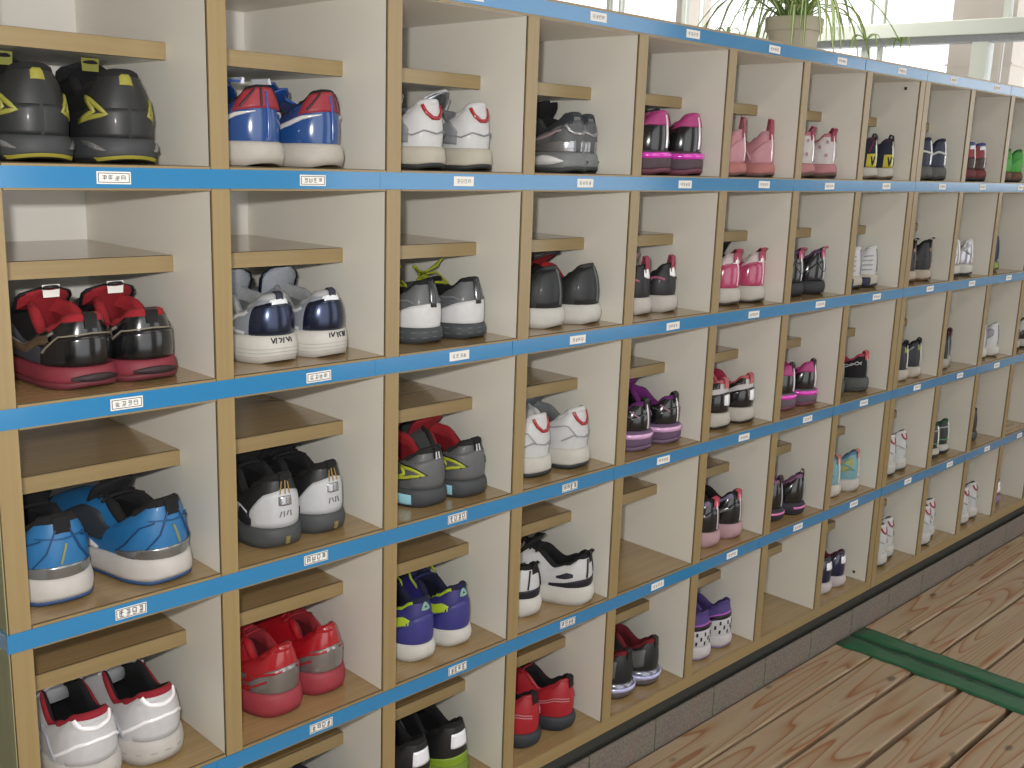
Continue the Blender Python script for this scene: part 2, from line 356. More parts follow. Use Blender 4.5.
# ------------------------------------------------------------------ shoes
def lerp(a, b, t): return a + (b-a)*t
def kf(keys, x):
    if x <= keys[0][0]: return keys[0][1]
    for (a, va), (b, vb) in zip(keys[:-1], keys[1:]):
        if x <= b:
            t = (x-a)/(b-a); t = t*t*(3-2*t); return va + (vb-va)*t
    return keys[-1][1]
SCL = [1.0]
class Form:
    """the surfaces of one shoe: u runs round the shoe (0 heel, +-.5 toe), v from sole to collar"""
    def __init__(s, L=.232, hw=.033, bw=.044, ch=.086, cs=.068, cf=.082, sh=.029, sm=.023, open_w=.74, open_l=.50, pad=.0, lean=.0, out=.0):
        s.L, s.hw, s.bw, s.ch, s.cs, s.cf, s.sh, s.sm, s.ow, s.ol, s.lean, s.outw = L, hw, bw*.93, ch, cs, cf, sh, sm, open_w, open_l, lean, out
    def half(s, yn):
        w = kf([(0, s.hw), (.18, s.hw), (.42, s.hw*.98), (.70, s.bw), (1, s.bw*.86)], yn)
        if yn < .19: w *= max(0, 1-(1-yn/.19)**2.1)**(1/2.1)
        if yn > .72: w *= max(0, 1-((yn-.72)/.28)**2.2)**(1/2.2)
        return w
    def foot(s, a, grow=0.0):
        yn = (1-math.cos(a))/2; sg = 1 if math.sin(a) >= 0 else -1
        y = s.L*yn; x = sg*s.half(yn)
        x -= .006*math.sin(PI*yn)*0 + .004*(yn**2)
        if grow:
            nx, ny = math.sin(a), -math.cos(a)*1.0
            if .16 < yn < .75: ny *= .2
            n = math.hypot(nx, ny); x += grow*nx/n; y += grow*ny/n
        return x, y
    def stop(s, yn):   # top of the sole's side wall
        return kf([(0, s.sh), (.3, s.sh*.96), (.5, s.sm), (.85, s.sm), (1, s.sm+.006)], yn)
    def rim(s, a):
        t = (1-math.cos(a))/2; y = lerp(.030*s.L + s.lean, s.ol*s.L, t)
        w = s.hw*s.ow*(1.0 - .30*t*t); x = math.sin(a)*w
        if t < .25: x *= 1.08
        if t < .3:
            x = (1 if x > 0 else -1)*w*1.05*abs(math.sin(a))**lerp(.82, 1, t/.3)
        z = kf([(0, s.ch+.001), (.07, s.ch-.001), (.20, s.ch-.012), (.40, s.cs-.006), (.72, s.cf-.006), (1, s.cf)], t)
        return Vector((x, y, z))
    def S(s, u, v, off=0.0):
        p = s._S(u, v)
        if off:
            e = .004
            du = s._S(u+e, v)-s._S(u-e, v); v0, v1 = max(0, v-.02), min(1, v+.02)
            dv = s._S(u, v1)-s._S(u, v0); n = du.cross(dv)
            if n.length > 1e-12: p = p + n.normalized()*off
        return p
    def _S(s, u, v):
        a = 2*PI*u; yn = (1-math.cos(a))/2
        bx, by = s.foot(a, -.0022); B = Vector((bx, by, s.stop(yn)-.002)); T = s.rim(a)
        h = T.z-B.z; fr = kf([(.30, 0), (.62, 1)], yn)
        ox, oy = math.sin(a), -math.cos(a)
        C1 = B + Vector((ox*.004*(1-fr), oy*.004*(1-fr), lerp(.36*h, .030 if s.L > .2 else .026, fr)))
        k = lerp(.92, .42, fr)
        C2 = T + Vector(((B.x-T.x)*k, (B.y-T.y)*k, -lerp(.22*h, .006, fr)))
        i = 1-v
        return B*(i**3) + C1*(3*i*i*v) + C2*(3*i*v*v) + T*(v**3)
    def Q(s, u, h, off=0.0):   # the sole's side wall, h 0 bottom .. 1 top
        a = 2*PI*u; yn = (1-math.cos(a))/2
        zt = s.stop(yn)+.0005; zb = .0 + .010*max(0, (yn-.78)/.22)**2 + .0035*max(0, 1-yn/.05)
        g = .0015 + .0028*math.sin(PI*min(1, h*1.05)) + s.outw*(1-h) - .002*(h > .97)
        x, y = s.foot(a, g+off); return Vector((x, y, lerp(zb, zt, h)))
NU = 56
def ringmesh(name, rings, mat, par, capb=False, capt=False, smooth=True, midx=None):
    V, F = [], []
    n = len(rings[0])
    for r in rings: V += r
    for j in range(len(rings)-1):
        for i in range(n):
            i2 = (i+1) % n
            F.append((j*n+i, j*n+i2, (j+1)*n+i2, (j+1)*n+i))
    if capb: F.append(tuple(reversed(range(n))))
    if capt: F.append(tuple((len(rings)-1)*n+i for i in range(n)))
    return link_mesh(name, V, F, mat, par, smooth, midx)
def patch(name, f, fun, keys, mat, par, off=.0012, nv=6, side=1, nu=None):
    nu = nu or max(4, int((keys[-1][0]-keys[0][0])*70))
    V, F = [], []
    W = nv+3
    for i in range(nu+1):
        u = lerp(keys[0][0], keys[-1][0], i/nu)
        # linear keys keep their corners
        for (a, l0, h0), (b, l1, h1) in zip(keys[:-1], keys[1:]):
            if u <= b+1e-9:
                t = (u-a)/(b-a) if b > a else 0; lo, hi = lerp(l0, l1, t), lerp(h0, h1, t); break
        end = i in (0, nu)
        for j in range(-1, nv+2):
            v = lerp(lo, hi, min(max(j/nv, 0), 1)); edge = j in (-1, nv+1) or end
            V.append(fun(u*side, v, -.0004 if edge else off))
    for i in range(nu):
        for j in range(W-1):
            q = (i*W+j, (i+1)*W+j, (i+1)*W+j+1, i*W+j+1); F.append(q if side > 0 else q[::-1])
    return link_mesh(name, V, F, mat, par, True)
def ribbon(name, fun, pts, w, mat, par, off=.0018, side=1, closed=False, n=5, taper=False):
    P = []
    seg = list(zip(pts, pts[1:] + pts[:1])) if closed else list(zip(pts[:-1], pts[1:]))
    for a, b in seg:
        for k in range(n): P.append((lerp(a[0], b[0], k/n), lerp(a[1], b[1], k/n)))
    if not closed: P.append(pts[-1])
    C = [fun(p[0]*side, p[1], 0) for p in P]; T = [fun(p[0]*side, p[1], off) for p in P]
    V, F = [], []; m = len(P)
    for i in range(m):
        a, b = (i-1) % m if closed else max(0, i-1), (i+1) % m if closed else min(m-1, i+1)
        d = C[b]-C[a]; nn = T[i]-C[i]
        if d.length < 1e-9 or nn.length < 1e-9: d = Vector((0, 1, 0)); nn = Vector((1, 0, 0))
        sd = nn.cross(d).normalized(); ww = w/2*(1 if not taper else max(.15, 1-abs(2*i/(m-1)-1)**2))
        V += [C[i]+sd*ww*1.1, T[i]+sd*ww, T[i]-sd*ww, C[i]-sd*ww*1.1]
    for i in range(m if closed else m-1):
        j = (i+1) % m
        for k in range(3): F.append((i*4+k, j*4+k, j*4+k+1, i*4+k+1))
    return link_mesh(name, V, F, mat, par, True)
def tube(name, pts, r, mat, par, n=6, closed=False):
    V, F = [], []; m = len(pts)
    up = Vector((0, 0, 1))
    for i, p in enumerate(pts):
        a, b = (i-1) % m if closed else max(0, i-1), (i+1) % m if closed else min(m-1, i+1)
        d = (pts[b]-pts[a]).normalized(); s1 = d.cross(up)
        if s1.length < .1: s1 = d.cross(Vector((1, 0, 0)))
        s1.normalize(); s2 = d.cross(s1)
        rad = r(i/(m-1)) if callable(r) else r
        for k in range(n):
            t = 2*PI*k/n; V.append(p + s1*math.cos(t)*rad + s2*math.sin(t)*rad)
    for i in range(m if closed else m-1):
        j = (i+1) % m
        for k in range(n): F.append((i*n+k, i*n+(k+1) % n, j*n+(k+1) % n, j*n+k))
    if not closed: F += [tuple(range(n))[::-1], tuple((m-1)*n+k for k in range(n))]
    return link_mesh(name, V, F, mat, par, True)

def build_shoe(root, sp):
    f = Form(**sp.get('form', {}))
    U = [i/NU for i in range(NU)]
    up = sp['up']
    # sole: foam midsole over a thin tread
    oh = sp.get('outh', .22)
    if sp.get('out'):
        ringmesh('outsole', [[f.Q(u, 0, -.006) for u in U], [f.Q(u, 0, 0) for u in U], [f.Q(u, oh*.5, .0012) for u in U], [f.Q(u, oh, .0002) for u in U], [f.Q(u, oh, -.006) for u in U]], sp['out'], root, capb=True)
    hs = [0, oh] if sp.get('out') else [0]
    hs = [hs[-1]] + [h for h in (.3, .45, .6, .75, .9, .985) if h > hs[-1]]
    rings = [[f.Q(u, hs[0], -.005) for u in U]] + [[f.Q(u, h) for u in U] for h in hs]
    rings += [[f.Q(u, 1, -.004) for u in U], [Vector((p.x*.8, f.L*.03+p.y*.94, f.sm-.006)) for p in (f.Q(u, 1, -.008) for u in U)]]
    ringmesh('midsole', rings, sp['mid'], root, capb=True)
    # upper
    vs = [0, .05, .12, .2, .3, .4, .5, .6, .7, .8, .88, .95, 1]
    ringmesh('upper', [[f._S(u, v) for u in U] for v in vs], up, root)
    # collar roll and lining
    R = [f.rim(2*PI*u) for u in U]; cen = Vector((0, f.L*(f.ol+.03)/2, 0))
    def shr(p, k, dz):
        d = Vector((p.x-cen.x, p.y-cen.y, 0)); d.normalize(); return Vector((p.x-d.x*k, p.y-d.y*k, p.z+dz))
    pd = sp.get('pad', .0045)
    ringmesh('collar', [[shr(p, -.0006, -.007) for p in R], [shr(p, -pd*.42, -.003) for p in R], [shr(p, -pd*.2, pd*.35) for p in R], [shr(p, pd*.5, pd*.62) for p in R], [shr(p, pd*1.3, pd*.2) for p in R], [shr(p, pd*1.7, -.006) for p in R], [shr(p, pd*1.55, -.014) for p in R]], [sp.get('col', sp['lin']), sp['lin']], root, midx=[0]*(3*NU)+[1]*(3*NU))
    def inner(u, t):
        a = 2*PI*u; p = shr(f.rim(a), pd*1.5, -.010); x, y = f.foot(a, -.007)
        y = min(y, f.L*.80); return Vector((lerp(p.x, x*.86, t), lerp(p.y, y, t), lerp(p.z, f.sm+.002, t)))
    ringmesh('lining', [[inner(u, t) for u in U] for t in (0, .3, .65, 1)], sp['lin'], root)
    link_mesh('insole', [inner(u, .97) + Vector((0, 0, .0006)) for u in U], [tuple(range(NU))], sp.get('ins', sp['lin']), root)
    if sp.get('size_label'):
        m = sp['size_label']
        fy = f.L*.40
        # small printed slip sewn under the tongue
        link_mesh('size_label', [Vector((x, fy+.004*math.cos(x*60)+dy, z)) for (x, z, dy) in ((-.011, f.cf-.030, 0), (.011, f.cf-.030, 0), (.011, f.cf-.012, .004), (-.011, f.cf-.012, .004))], [(0, 1, 2, 3)], m, root)
    # tongue
    tg = sp.get('tongue')
    if tg:
        tm, tz, tw, ty = tg['mat'], tg.get('z', f.cf+.018), tg.get('w', .044)+.010, tg.get('y', .36)
        V, F = [], []; n, mcol = 9, 9
        tz = min(tz, .1085/SCL[0]); p0 = Vector((0, f.L*.51, f.cf-.040)); p1 = Vector((0, f.L*.47, f.cf-.004)); p2 = Vector((0, f.L*ty, tz))
        for lay in (0, 1):
            for i in range(n+1):
                t = i/n; c = p0*((1-t)**2) + p1*(2*t*(1-t)) + p2*(t*t)
                w = tw/2*lerp(.72, 1, t)*(1 if t < .75 else math.sqrt(max(.05, 1-((t-.75)/.27)**2)))
                for j in range(mcol+1):
                    q = 2*j/mcol-1; puff = .0030*(1-q*q)*(1 if t > .2 else t*5)
                    V.append(c + Vector((q*w, -(.010*(1-q*q)) + (.004 if lay else -puff)*1.0 + .010, -.004*q*q)))
        W = mcol+1; N1 = (n+1)*W
        for i in range(n):
            for j in range(mcol):
                a = i*W+j; F.append((a, a+1, a+W+1, a+W)); F.append((N1+a+W, N1+a+W+1, N1+a+1, N1+a))
        for i in range(n):
            for j in (0, mcol):
                a = i*W+j; q = (a, a+W, N1+a+W, N1+a); F.append(q if j == 0 else q[::-1])
        for j in range(mcol):
            a = n*W+j; F.append((a, a+1, N1+a+1, N1+a))
        t_ = link_mesh('tongue', V, F, tm, root, True)
        if tg.get('rim'):
            path = [V[i*W] for i in range(2, n+1)] + [V[n*W+j] for j in range(1, mcol)] + [V[i*W+mcol] for i in range(n, 1, -1)]
            tube('tongue_binding', path, .0022, tg['rim'], t_, 5)
        if tg.get('mark'):
            c = p2*.5+p1*.5; c = p1*.25+p2*.75
            link_mesh('tongue_badge', [c+Vector((x, -.0045, z)) for x, z in ((-.009, -.007), (.009, -.007), (.010, .007), (-.010, .007))], [(0, 1, 2, 3)], tg['mark'], t_)
    for b in sp.get('bands', []):
        nm, keys, mat = b[:3]; opt = b[3] if len(b) > 3 else {}
        fun = f.Q if opt.get('sole') else f.S
        for sd in ((1, -1) if not opt.get('mid') else (1,)):
            patch(nm, f, fun, keys, mat, root, opt.get('off', .0012), side=sd)
    for b in sp.get('lines', []):
        nm, pts, w, mat = b[:4]; opt = b[4] if len(b) > 4 else {}
        fun = f.Q if opt.get('sole') else f.S
        for sd in ((1, -1) if not opt.get('mid') else (1,)):
            ribbon(nm, fun, pts, w, mat, root, opt.get('off', .0022), sd, opt.get('closed', False), taper=opt.get('taper', False))
    tb = sp.get('tab')
    if tb:
        m, w, hgt = tb['mat'], tb.get('w', .011), tb.get('h', .010)
        top = f.rim(0); base = f.S(0, .72, .001)
        prof = [base, f.S(0, .88, .002), top+Vector((0, -.0035, .002)), top+Vector((0, -.002-tb.get('back', .0), hgt)), top+Vector((0, .003-tb.get('back', .0), hgt+.002)), top+Vector((0, .006, .001))]
        V, F = [], []
        for p in prof:
            V += [p+Vector((-w/2, 0, 0)), p+Vector((w/2, 0, 0)), p+Vector((w/2, .0012, -.0008)), p+Vector((-w/2, .0012, -.0008))]
        for i in range(len(prof)-1):
            for k in range(4): F.append((i*4+k, i*4+(k+1) % 4, i*4+4+(k+1) % 4, i*4+4+k))
        link_mesh('heel_tab', V, F, m, root, False)
    lc = sp.get('laces')
    if lc:
        V = []
        for k in range(4):
            u1 = .30 + .035*k
            a, b = f.S(-u1, .93, .003), f.S(u1+.012, .93, .003)
            mid_ = (a+b)/2; mid_.z = max(mid_.z+.006, f.cf-.002-.006*k)
            tube('lace', [a, a*.5+mid_*.5+Vector((0, 0, .002)), mid_, b*.5+mid_*.5+Vector((0, 0, .002)), b], .0022, lc, root, 5)
        if sp.get('bow'):
            bm_ = sp['bow'] if not isinstance(sp['bow'], bool) else lc
            c = Vector((0, f.L*.53, f.cf+.008))
            for sgn, hh in ((-1, .024), (1, .016)):
                pts = [c + Vector((sgn*(.030*math.sin(t)), -.004-.012*math.sin(t/1.2), hh*math.sin(t*.9)*(1 if t < 2.4 else .7))) for t in [i*PI/9 for i in range(10)]]
                tube('lace_bow', pts, .0019, bm_, root, 5)
            for sgn in (-1, 1):
                tube('lace_end', [c, c+Vector((sgn*.018, -.014, .004)), c+Vector((sgn*.026, -.030, -.010)), c+Vector((sgn*.022, -.040, -.024))], .0019, bm_, root, 5)
    st = sp.get('strap')
    if st:
        # hook-and-loop strap over the instep, one end left standing open
        m, m2 = st['mat'], st['edge']
        pts = [f.S(-.27, .55, .003), f.S(-.27, .9, .004), Vector((-.012, f.L*.50, f.cf+.006)), Vector((.008, f.L*.46, f.cf+.020)), Vector((.020, f.L*.44, f.cf+st.get('rise', .030)))]
        V, F = [], []; dv = Vector((0, .026, 0))
        for p in pts: V += [p-dv*.5, p+dv*.5, p+dv*.5+Vector((.001, 0, -.003)), p-dv*.5+Vector((.001, 0, -.003))]
        for i in range(len(pts)-1):
            for k in range(4): F.append((i*4+k, i*4+(k+1) % 4, i*4+4+(k+1) % 4, i*4+4+k))
        F.append((len(pts)*4-4, len(pts)*4-3, len(pts)*4-2, len(pts)*4-1))
        s_ = link_mesh('strap', V, F, m, root, False)
        e = pts[-1]; link_mesh('strap_edge', [e+Vector((-.0015, -.0135, -.004)), e+Vector((-.0015, .0135, -.004)), e+Vector((.001, .0135, .003)), e+Vector((.001, -.0135, .003))] + [e+Vector((.003, -.0135, -.004)), e+Vector((.003, .0135, -.004)), e+Vector((.004, .0135, .002)), e+Vector((.004, -.0135, .002))], [(0, 1, 2, 3), (7, 6, 5, 4), (0, 4, 5, 1), (3, 2, 6, 7), (0, 3, 7, 4), (1, 5, 6, 2)], m2, s_)
    if sp.get('extra'): sp['extra'](f, root)

ROWS = ['top', 'second', 'third', 'fourth', 'bottom']
NTH = ['first', 'second', 'third', 'fourth', 'fifth', 'sixth', 'seventh', 'eighth', 'ninth', 'tenth', 'eleventh', 'twelfth']
def col_x(c): return c*PX + DT if c < 8 else C2 + (c-8)*PX + DT
def pair(r, c, look, sp, Lp, Rp, scale=1.0, place=True):
    """a pair in its cubby; each shoe a thing of its own, the right one a mirrored copy with copied parts"""
    sc = scale; SCL[0] = scale
    first = None
    for side, pos in (('left', Lp), ('right', Rp)):
        if pos is None: continue
        x, y, yw = pos[:3]; yw += 6 if c >= 3 else 2; x += .003 if 3 <= c < 8 else 0
        fm = Form(**sp.get('form', {})); mir = 1 if side == 'left' else -1
        while True:      # keep the whole footprint between the uprights
            ca, sa = math.cos(math.radians(yw)), math.sin(math.radians(yw))
            ex = [sc*(mir*px*ca - py*sa) for px, py in (fm.foot(2*PI*i/40, .0048) for i in range(40))]
            if max(ex)-min(ex) < PX-DT-.003 or yw <= 0: break
            yw -= 1
        x = min(max(x, .0012-min(ex)), PX-DT-.0012-max(ex)); roll = pos[3] if len(pos) > 3 else 0
        if first is None:
            o = empty('shoe', (0, 0, 0)); build_shoe(o, sp); first = o
        else:
            o = first.copy(); COL.objects.link(o)
            for ch in first.children:
                k = ch.copy(); COL.objects.link(k); k.parent = o
                for g in ch.children:
                    d = g.copy(); COL.objects.link(d); d.parent = k
        o.location = (col_x(c)+x, y, zfloor(r)+.0006)
        o.rotation_euler = (0, math.radians(roll), math.radians(yw))
        o.scale = (sc if side == 'left' else -sc, sc, sc)
        lb = f"{side} {look}" if Rp else look; pl_ = f", {ROWS[r]} row, {NTH[c]} cubby"
        if len((lb+pl_).replace('-', ' ').split()) <= 16: lb += pl_
        tag(o, lb, 'shoe', 'shoes on the %s row of the rack' % ROWS[r])
K = (26, 26, 28)
blk, blkP, blkF, blkR = leather((30, 30, 33)), patent((24, 24, 28)), cloth((24, 24, 27)), rubber((40, 40, 42))
whL, whR, creamR = leather((226, 226, 228)), rubber((222, 219, 212)), rubber((206, 198, 180))
greyF, greyR, dgrey = cloth((128, 132, 136)), rubber((92, 96, 98)), leather((72, 76, 80))
silver, silverL = metallic((186, 188, 194)), leather((170, 172, 178))
redF, redP = cloth((176, 26, 38)), patent((196, 22, 34))
heelc = [(-.13, .0, .30), (-.07, .0, .55), (0, .0, .62), (.07, .0, .55), (.13, .0, .30)]
def hc(mat, top=.6, span=.13, low=.0): return ('heel_counter', [(-span, low, top*.45), (-span*.5, low, top*.92), (0, low, top), (span*.5, low, top*.92), (span, low, top*.45)], mat, {'mid': True})
def around(mat, v0, v1, u=.42, nm='mudguard'): return (nm, [(0, v0, v1), (.15, v0, v1), (.3, v0, v1*.9+v0*.1), (u, v0, v1*.8+v0*.2)], mat)
def arc(mat, w=.004, v=.80, dip=.18, span=.07): return ('heel_stripe', [(-span, v+.12), (-span*.6, v-dip*.45), (-span*.2, v-dip), (span*.2, v-dip), (span*.6, v-dip*.45), (span, v+.12)], w, mat, {'mid': True})
def seam(mat, w=.0022): return ('heel_seam', [(0, .1), (0, .9)], w, mat, {'mid': True})
def shinebar(mat, w=.006, h=.75, span=.12): return ('reflector', [(-span, h), (0, h), (span, h)], w, mat, {'mid': True, 'sole': True})
def chev(mat, w=.004, u0=.14, s=1.0): return ('emblem', [(u0, .30), (u0+.13*s, .38), (u0+.05*s, .62), (u0+.03*s, .44)], w, mat, {'closed': True})
def panel(mat, w=.003, a=.12, b=.30, v0=.15, v1=.7): return ('side_seam', [(a, v0), (a+.03, v1*.7), (b, v1)], w, mat)

# ---- top row
pair(0, 0, 'bulky black sneaker with yellow heel badge and yellow sole line',
  dict(form=dict(L=.262, hw=.040, bw=.050, ch=.092, cs=.078, cf=.094, sh=.026, sm=.024, lean=.004), up=leather((38, 40, 40)), mid=rubber((64, 68, 70)), out=rubber((30, 30, 32)), outh=.16,
   lin=blkF, col=blkF, pad=.006, tongue=dict(mat=blkF, z=.110, w=.052, mark=leather((150, 150, 50))), 
   bands=[('heel_badge', [(-.022, .76, .95), (.022, .76, .95)], leather((170, 164, 52)), {'mid': True}), ('sole_stripe', [(-.09, .06, .20), (0, .06, .22), (.09, .06, .20)], rubber((168, 158, 40)), {'mid': True, 'sole': True, 'off': .002}),
    around(leather((46, 48, 50)), .02, .42)],
   lines=[('emblem', [(.055, .34), (.115, .62), (.085, .38), (.125, .26)], .0045, leather((168, 164, 60)), {'closed': True}), ('sole_flash', [(.06, .45), (.12, .85)], .006, silver, {'sole': True, 'taper': True})]),
  (.052, .034, -2), (.143, .030, -3), 1.0)
pair(0, 1, 'glossy blue shoe with red bars and white sole',
  dict(form=dict(L=.205, hw=.034, bw=.042, ch=.082, cs=.060, cf=.074, sh=.026, sm=.022), up=patent((34, 82, 158)), mid=rubber((206, 198, 188)), lin=cloth((28, 44, 92)), col=blkF, tongue=dict(mat=patent((30, 76, 160)), z=.088, w=.042),
   strap=dict(mat=patent((36, 90, 176)), edge=shine((220, 224, 230)), rise=.020),
   bands=[('heel_counter', [(-.12, .55, .96), (0, .58, 1.0), (.12, .55, .96)], leather((176, 40, 56)), {'mid': True}), ('side_flash', [(.12, .40, .72), (.2, .55, .70), (.30, .72, .78)], leather((40, 60, 120)))],
   lines=[('heel_stripe', [(-.09, .60), (-.05, .95)], .0025, leather((60, 20, 40)), {'mid': True}), ('heel_stripe', [(.09, .60), (.05, .95)], .0025, leather((60, 20, 40)), {'mid': True}), ('heel_stripe', [(-.02, .6), (-.02, .98)], .0025, leather((60, 20, 40)), {'mid': True}),
    ('side_stripe', [(.04, .52), (.14, .46), (.24, .24)], .0045, shine((214, 212, 212)), {'taper': True}), seam(patent((30, 90, 190)))]),
  (.074, .040, 2), (.160, .034, 10), 1.08)
white_base = lambda **k: dict(dict(form=dict(L=.225, hw=.033, bw=.043, ch=.088, cs=.066, cf=.084, sh=.030, sm=.024), up=whL, mid=creamR, out=rubber((50, 56, 58)), outh=.22, lin=greyF, col=whL, pad=.005), **k)
wb = white_base(tongue=dict(mat=metallic((150, 156, 162)), z=.112, w=.046, rim=whL), bands=[('side_panel', [(.10, .1, .35), (.15, .15, .75), (.22, .3, .8), (.26, .3, .5)], leather((150, 154, 160)))],
   lines=[arc(redP, .0045, .78, .2), ('side_seam', [(0, .28), (.05, .34), (.09, .25), (.16, .42)], .0018, leather((150, 154, 158)))])
pair(0, 2, 'white sneaker with red heel arc and tall silver tongue', wb, (.082, .030, 0), (.166, .028, 0))
pair(0, 3, 'grey and silver sneaker with mirrored sole flash',
  dict(form=dict(L=.22, hw=.032, bw=.042, ch=.086, cs=.068, cf=.084, sh=.030, sm=.024), up=leather((118, 120, 124)), mid=leather((134, 138, 140)), out=rubber((70, 74, 76)), lin=cloth((30, 32, 34)), col=cloth((60, 64, 68)), tongue=dict(mat=blkF, z=.108),
   bands=[hc(leather((96, 100, 104)), .8), around(silver, .02, .3), ('collar_panel', [(.02, .7, .98), (.2, .62, .96), (.3, .7, .95)], cloth((50, 54, 60)))],
   lines=[('side_stripe', [(.08, .55), (.2, .45), (.3, .5)], .003, leather((196, 170, 176))), ('sole_flash', [(.07, .55), (.14, .6), (.22, .45)], .013, shine((236, 236, 240)), {'sole': True, 'taper': True}), arc(silver, .005, .55, .1)]),
  (.120, .030, -14), (.178, .050, -3))
hot = leather((200, 56, 138)); hotS = metallic((226, 70, 190))
pk = dict(form=dict(L=.212, hw=.032, bw=.040, ch=.086, cs=.066, cf=.080, sh=.034, sm=.024), up=blkP, mid=rubber((92, 70, 82)), out=rubber((128, 66, 86)), lin=cloth((196, 52, 134)), col=hot, pad=.005, tongue=dict(mat=hot, z=.104, w=.048, rim=blk),
   bands=[('collar_panel', [(-.14, .70, .98), (-.05, .62, 1.0), (.05, .62, 1.0), (.14, .70, .98)], hot, {'mid': True})], lines=[seam(shine((230, 220, 226)), .0028), ('reflector', [(-.17, .78), (0, .78), (.17, .78)], .0075, shine((226, 60, 196)), {'mid': True, 'sole': True})])
pair(0, 4, 'black shoe with pink lining and shiny magenta sole stripe', pk, (.094, .028, 0), (.180, .022, 0), 1.15)
pair(0, 5, 'pale pink sneaker with upright heel tab',
  dict(form=dict(L=.195, hw=.031, bw=.039, ch=.080, cs=.056, cf=.070, sh=.024, sm=.020), up=leather((214, 140, 152)), mid=rubber((206, 126, 120)), out=rubber((120, 90, 84)), lin=cloth((206, 150, 164)), tongue=dict(mat=leather((200, 160, 176)), z=.082), tab=dict(mat=leather((188, 62, 92)), w=.012, h=.022),
   bands=[hc(leather((220, 150, 164)), .7)], lines=[seam(shine((238, 220, 226)), .003), panel(leather((230, 170, 180)))]),
  (.086, .030, 8), (.170, .026, -4))
pair(0, 6, 'white shoe with pink dots and pink sole',
  dict(form=dict(L=.19, hw=.031, bw=.039, ch=.080, cs=.058, cf=.072, sh=.026, sm=.022), up=leather((222, 214, 212)), mid=rubber((204, 132, 138)), out=rubber((104, 78, 70)), outh=.3, lin=cloth((196, 110, 128)), col=leather((206, 110, 128)), tab=dict(mat=leather((176, 46, 84)), w=.014, h=.010, back=.004),
   bands=[], lines=[seam(shine((240, 230, 232)))] + [('dot', [(u, v), (u+.012, v)], .005, leather((204, 134, 158))) for u, v in ((.05, .3), (.09, .55), (.14, .35), (.18, .6), (.22, .4), (.05, .7))]),
  (.085, .030, 4), (.170, .028, -8), 1.06)
pair(0, 7, 'navy canvas sneaker with yellow heel patch',
  dict(form=dict(L=.19, hw=.030, bw=.038, ch=.084, cs=.064, cf=.078, sh=.024, sm=.022), up=cloth((34, 40, 62)), mid=rubber((206, 202, 190)), out=rubber((120, 100, 80)), lin=cloth((70, 40, 60)), tab=dict(mat=cloth((36, 40, 56)), w=.010, h=.008),
   bands=[('heel_patch', [(-.08, .04, .44), (.08, .04, .44)], leather((216, 200, 20)), {'mid': True})], lines=[seam(shine((224, 224, 210)), .003), ('letter_stroke', [(.02, .36), (.035, .1), (.05, .36)], .003, cloth((34, 40, 62))), ('heel_seam', [(-.07, .5), (-.03, .9)], .002, cloth((150, 40, 70)), {'mid': True})]),
  (.100, .028, 0), (.172, .026, 0))
pair(0, 8, 'navy leather sneaker with white piping',
  dict(form=dict(L=.19, hw=.031, bw=.038, ch=.084, cs=.066, cf=.078, sh=.028, sm=.022), up=leather((34, 44, 76)), mid=rubber((96, 96, 94)), out=rubber((54, 54, 54)), lin=cloth((40, 44, 70)),
   lines=[seam(shine((226, 228, 230)), .004), ('side_stripe', [(0, .42), (.07, .52), (.16, .34)], .004, whL)], bands=[]),
  (.104, .028, 0), (.176, .026, 0), 1.1)
pair(0, 9, 'red and black sneaker with blue collar',
  dict(form=dict(L=.19, hw=.030, bw=.037, ch=.082, cs=.064, cf=.076, sh=.026, sm=.022), up=leather((160, 30, 40)), mid=rubber((120, 34, 34)), out=blkR, lin=cloth((44, 60, 130)), col=leather((44, 62, 140)), bands=[hc(leather((70, 36, 30)), .45), ('reflector', [(-.06, .72, .88), (.06, .72, .88)], shine((220, 226, 236)), {'mid': True})], lines=[seam(shine((226, 228, 230)))]),
  (.108, .028, -4), (.176, .026, -8), 1.1)
pair(0, 10, 'bright green sneaker with dark sole',
  dict(form=dict(L=.19, hw=.031, bw=.038, ch=.082, cs=.064, cf=.076, sh=.026, sm=.022), up=leather((56, 168, 52)), mid=rubber((112, 70, 40)), out=blkR, lin=cloth((40, 120, 50)), bands=[hc(leather((70, 190, 60)), .6)], lines=[seam(leather((140, 210, 110))), panel(leather((130, 210, 110)))]),
  (.100, .028, 0), (.172, .026, 0))

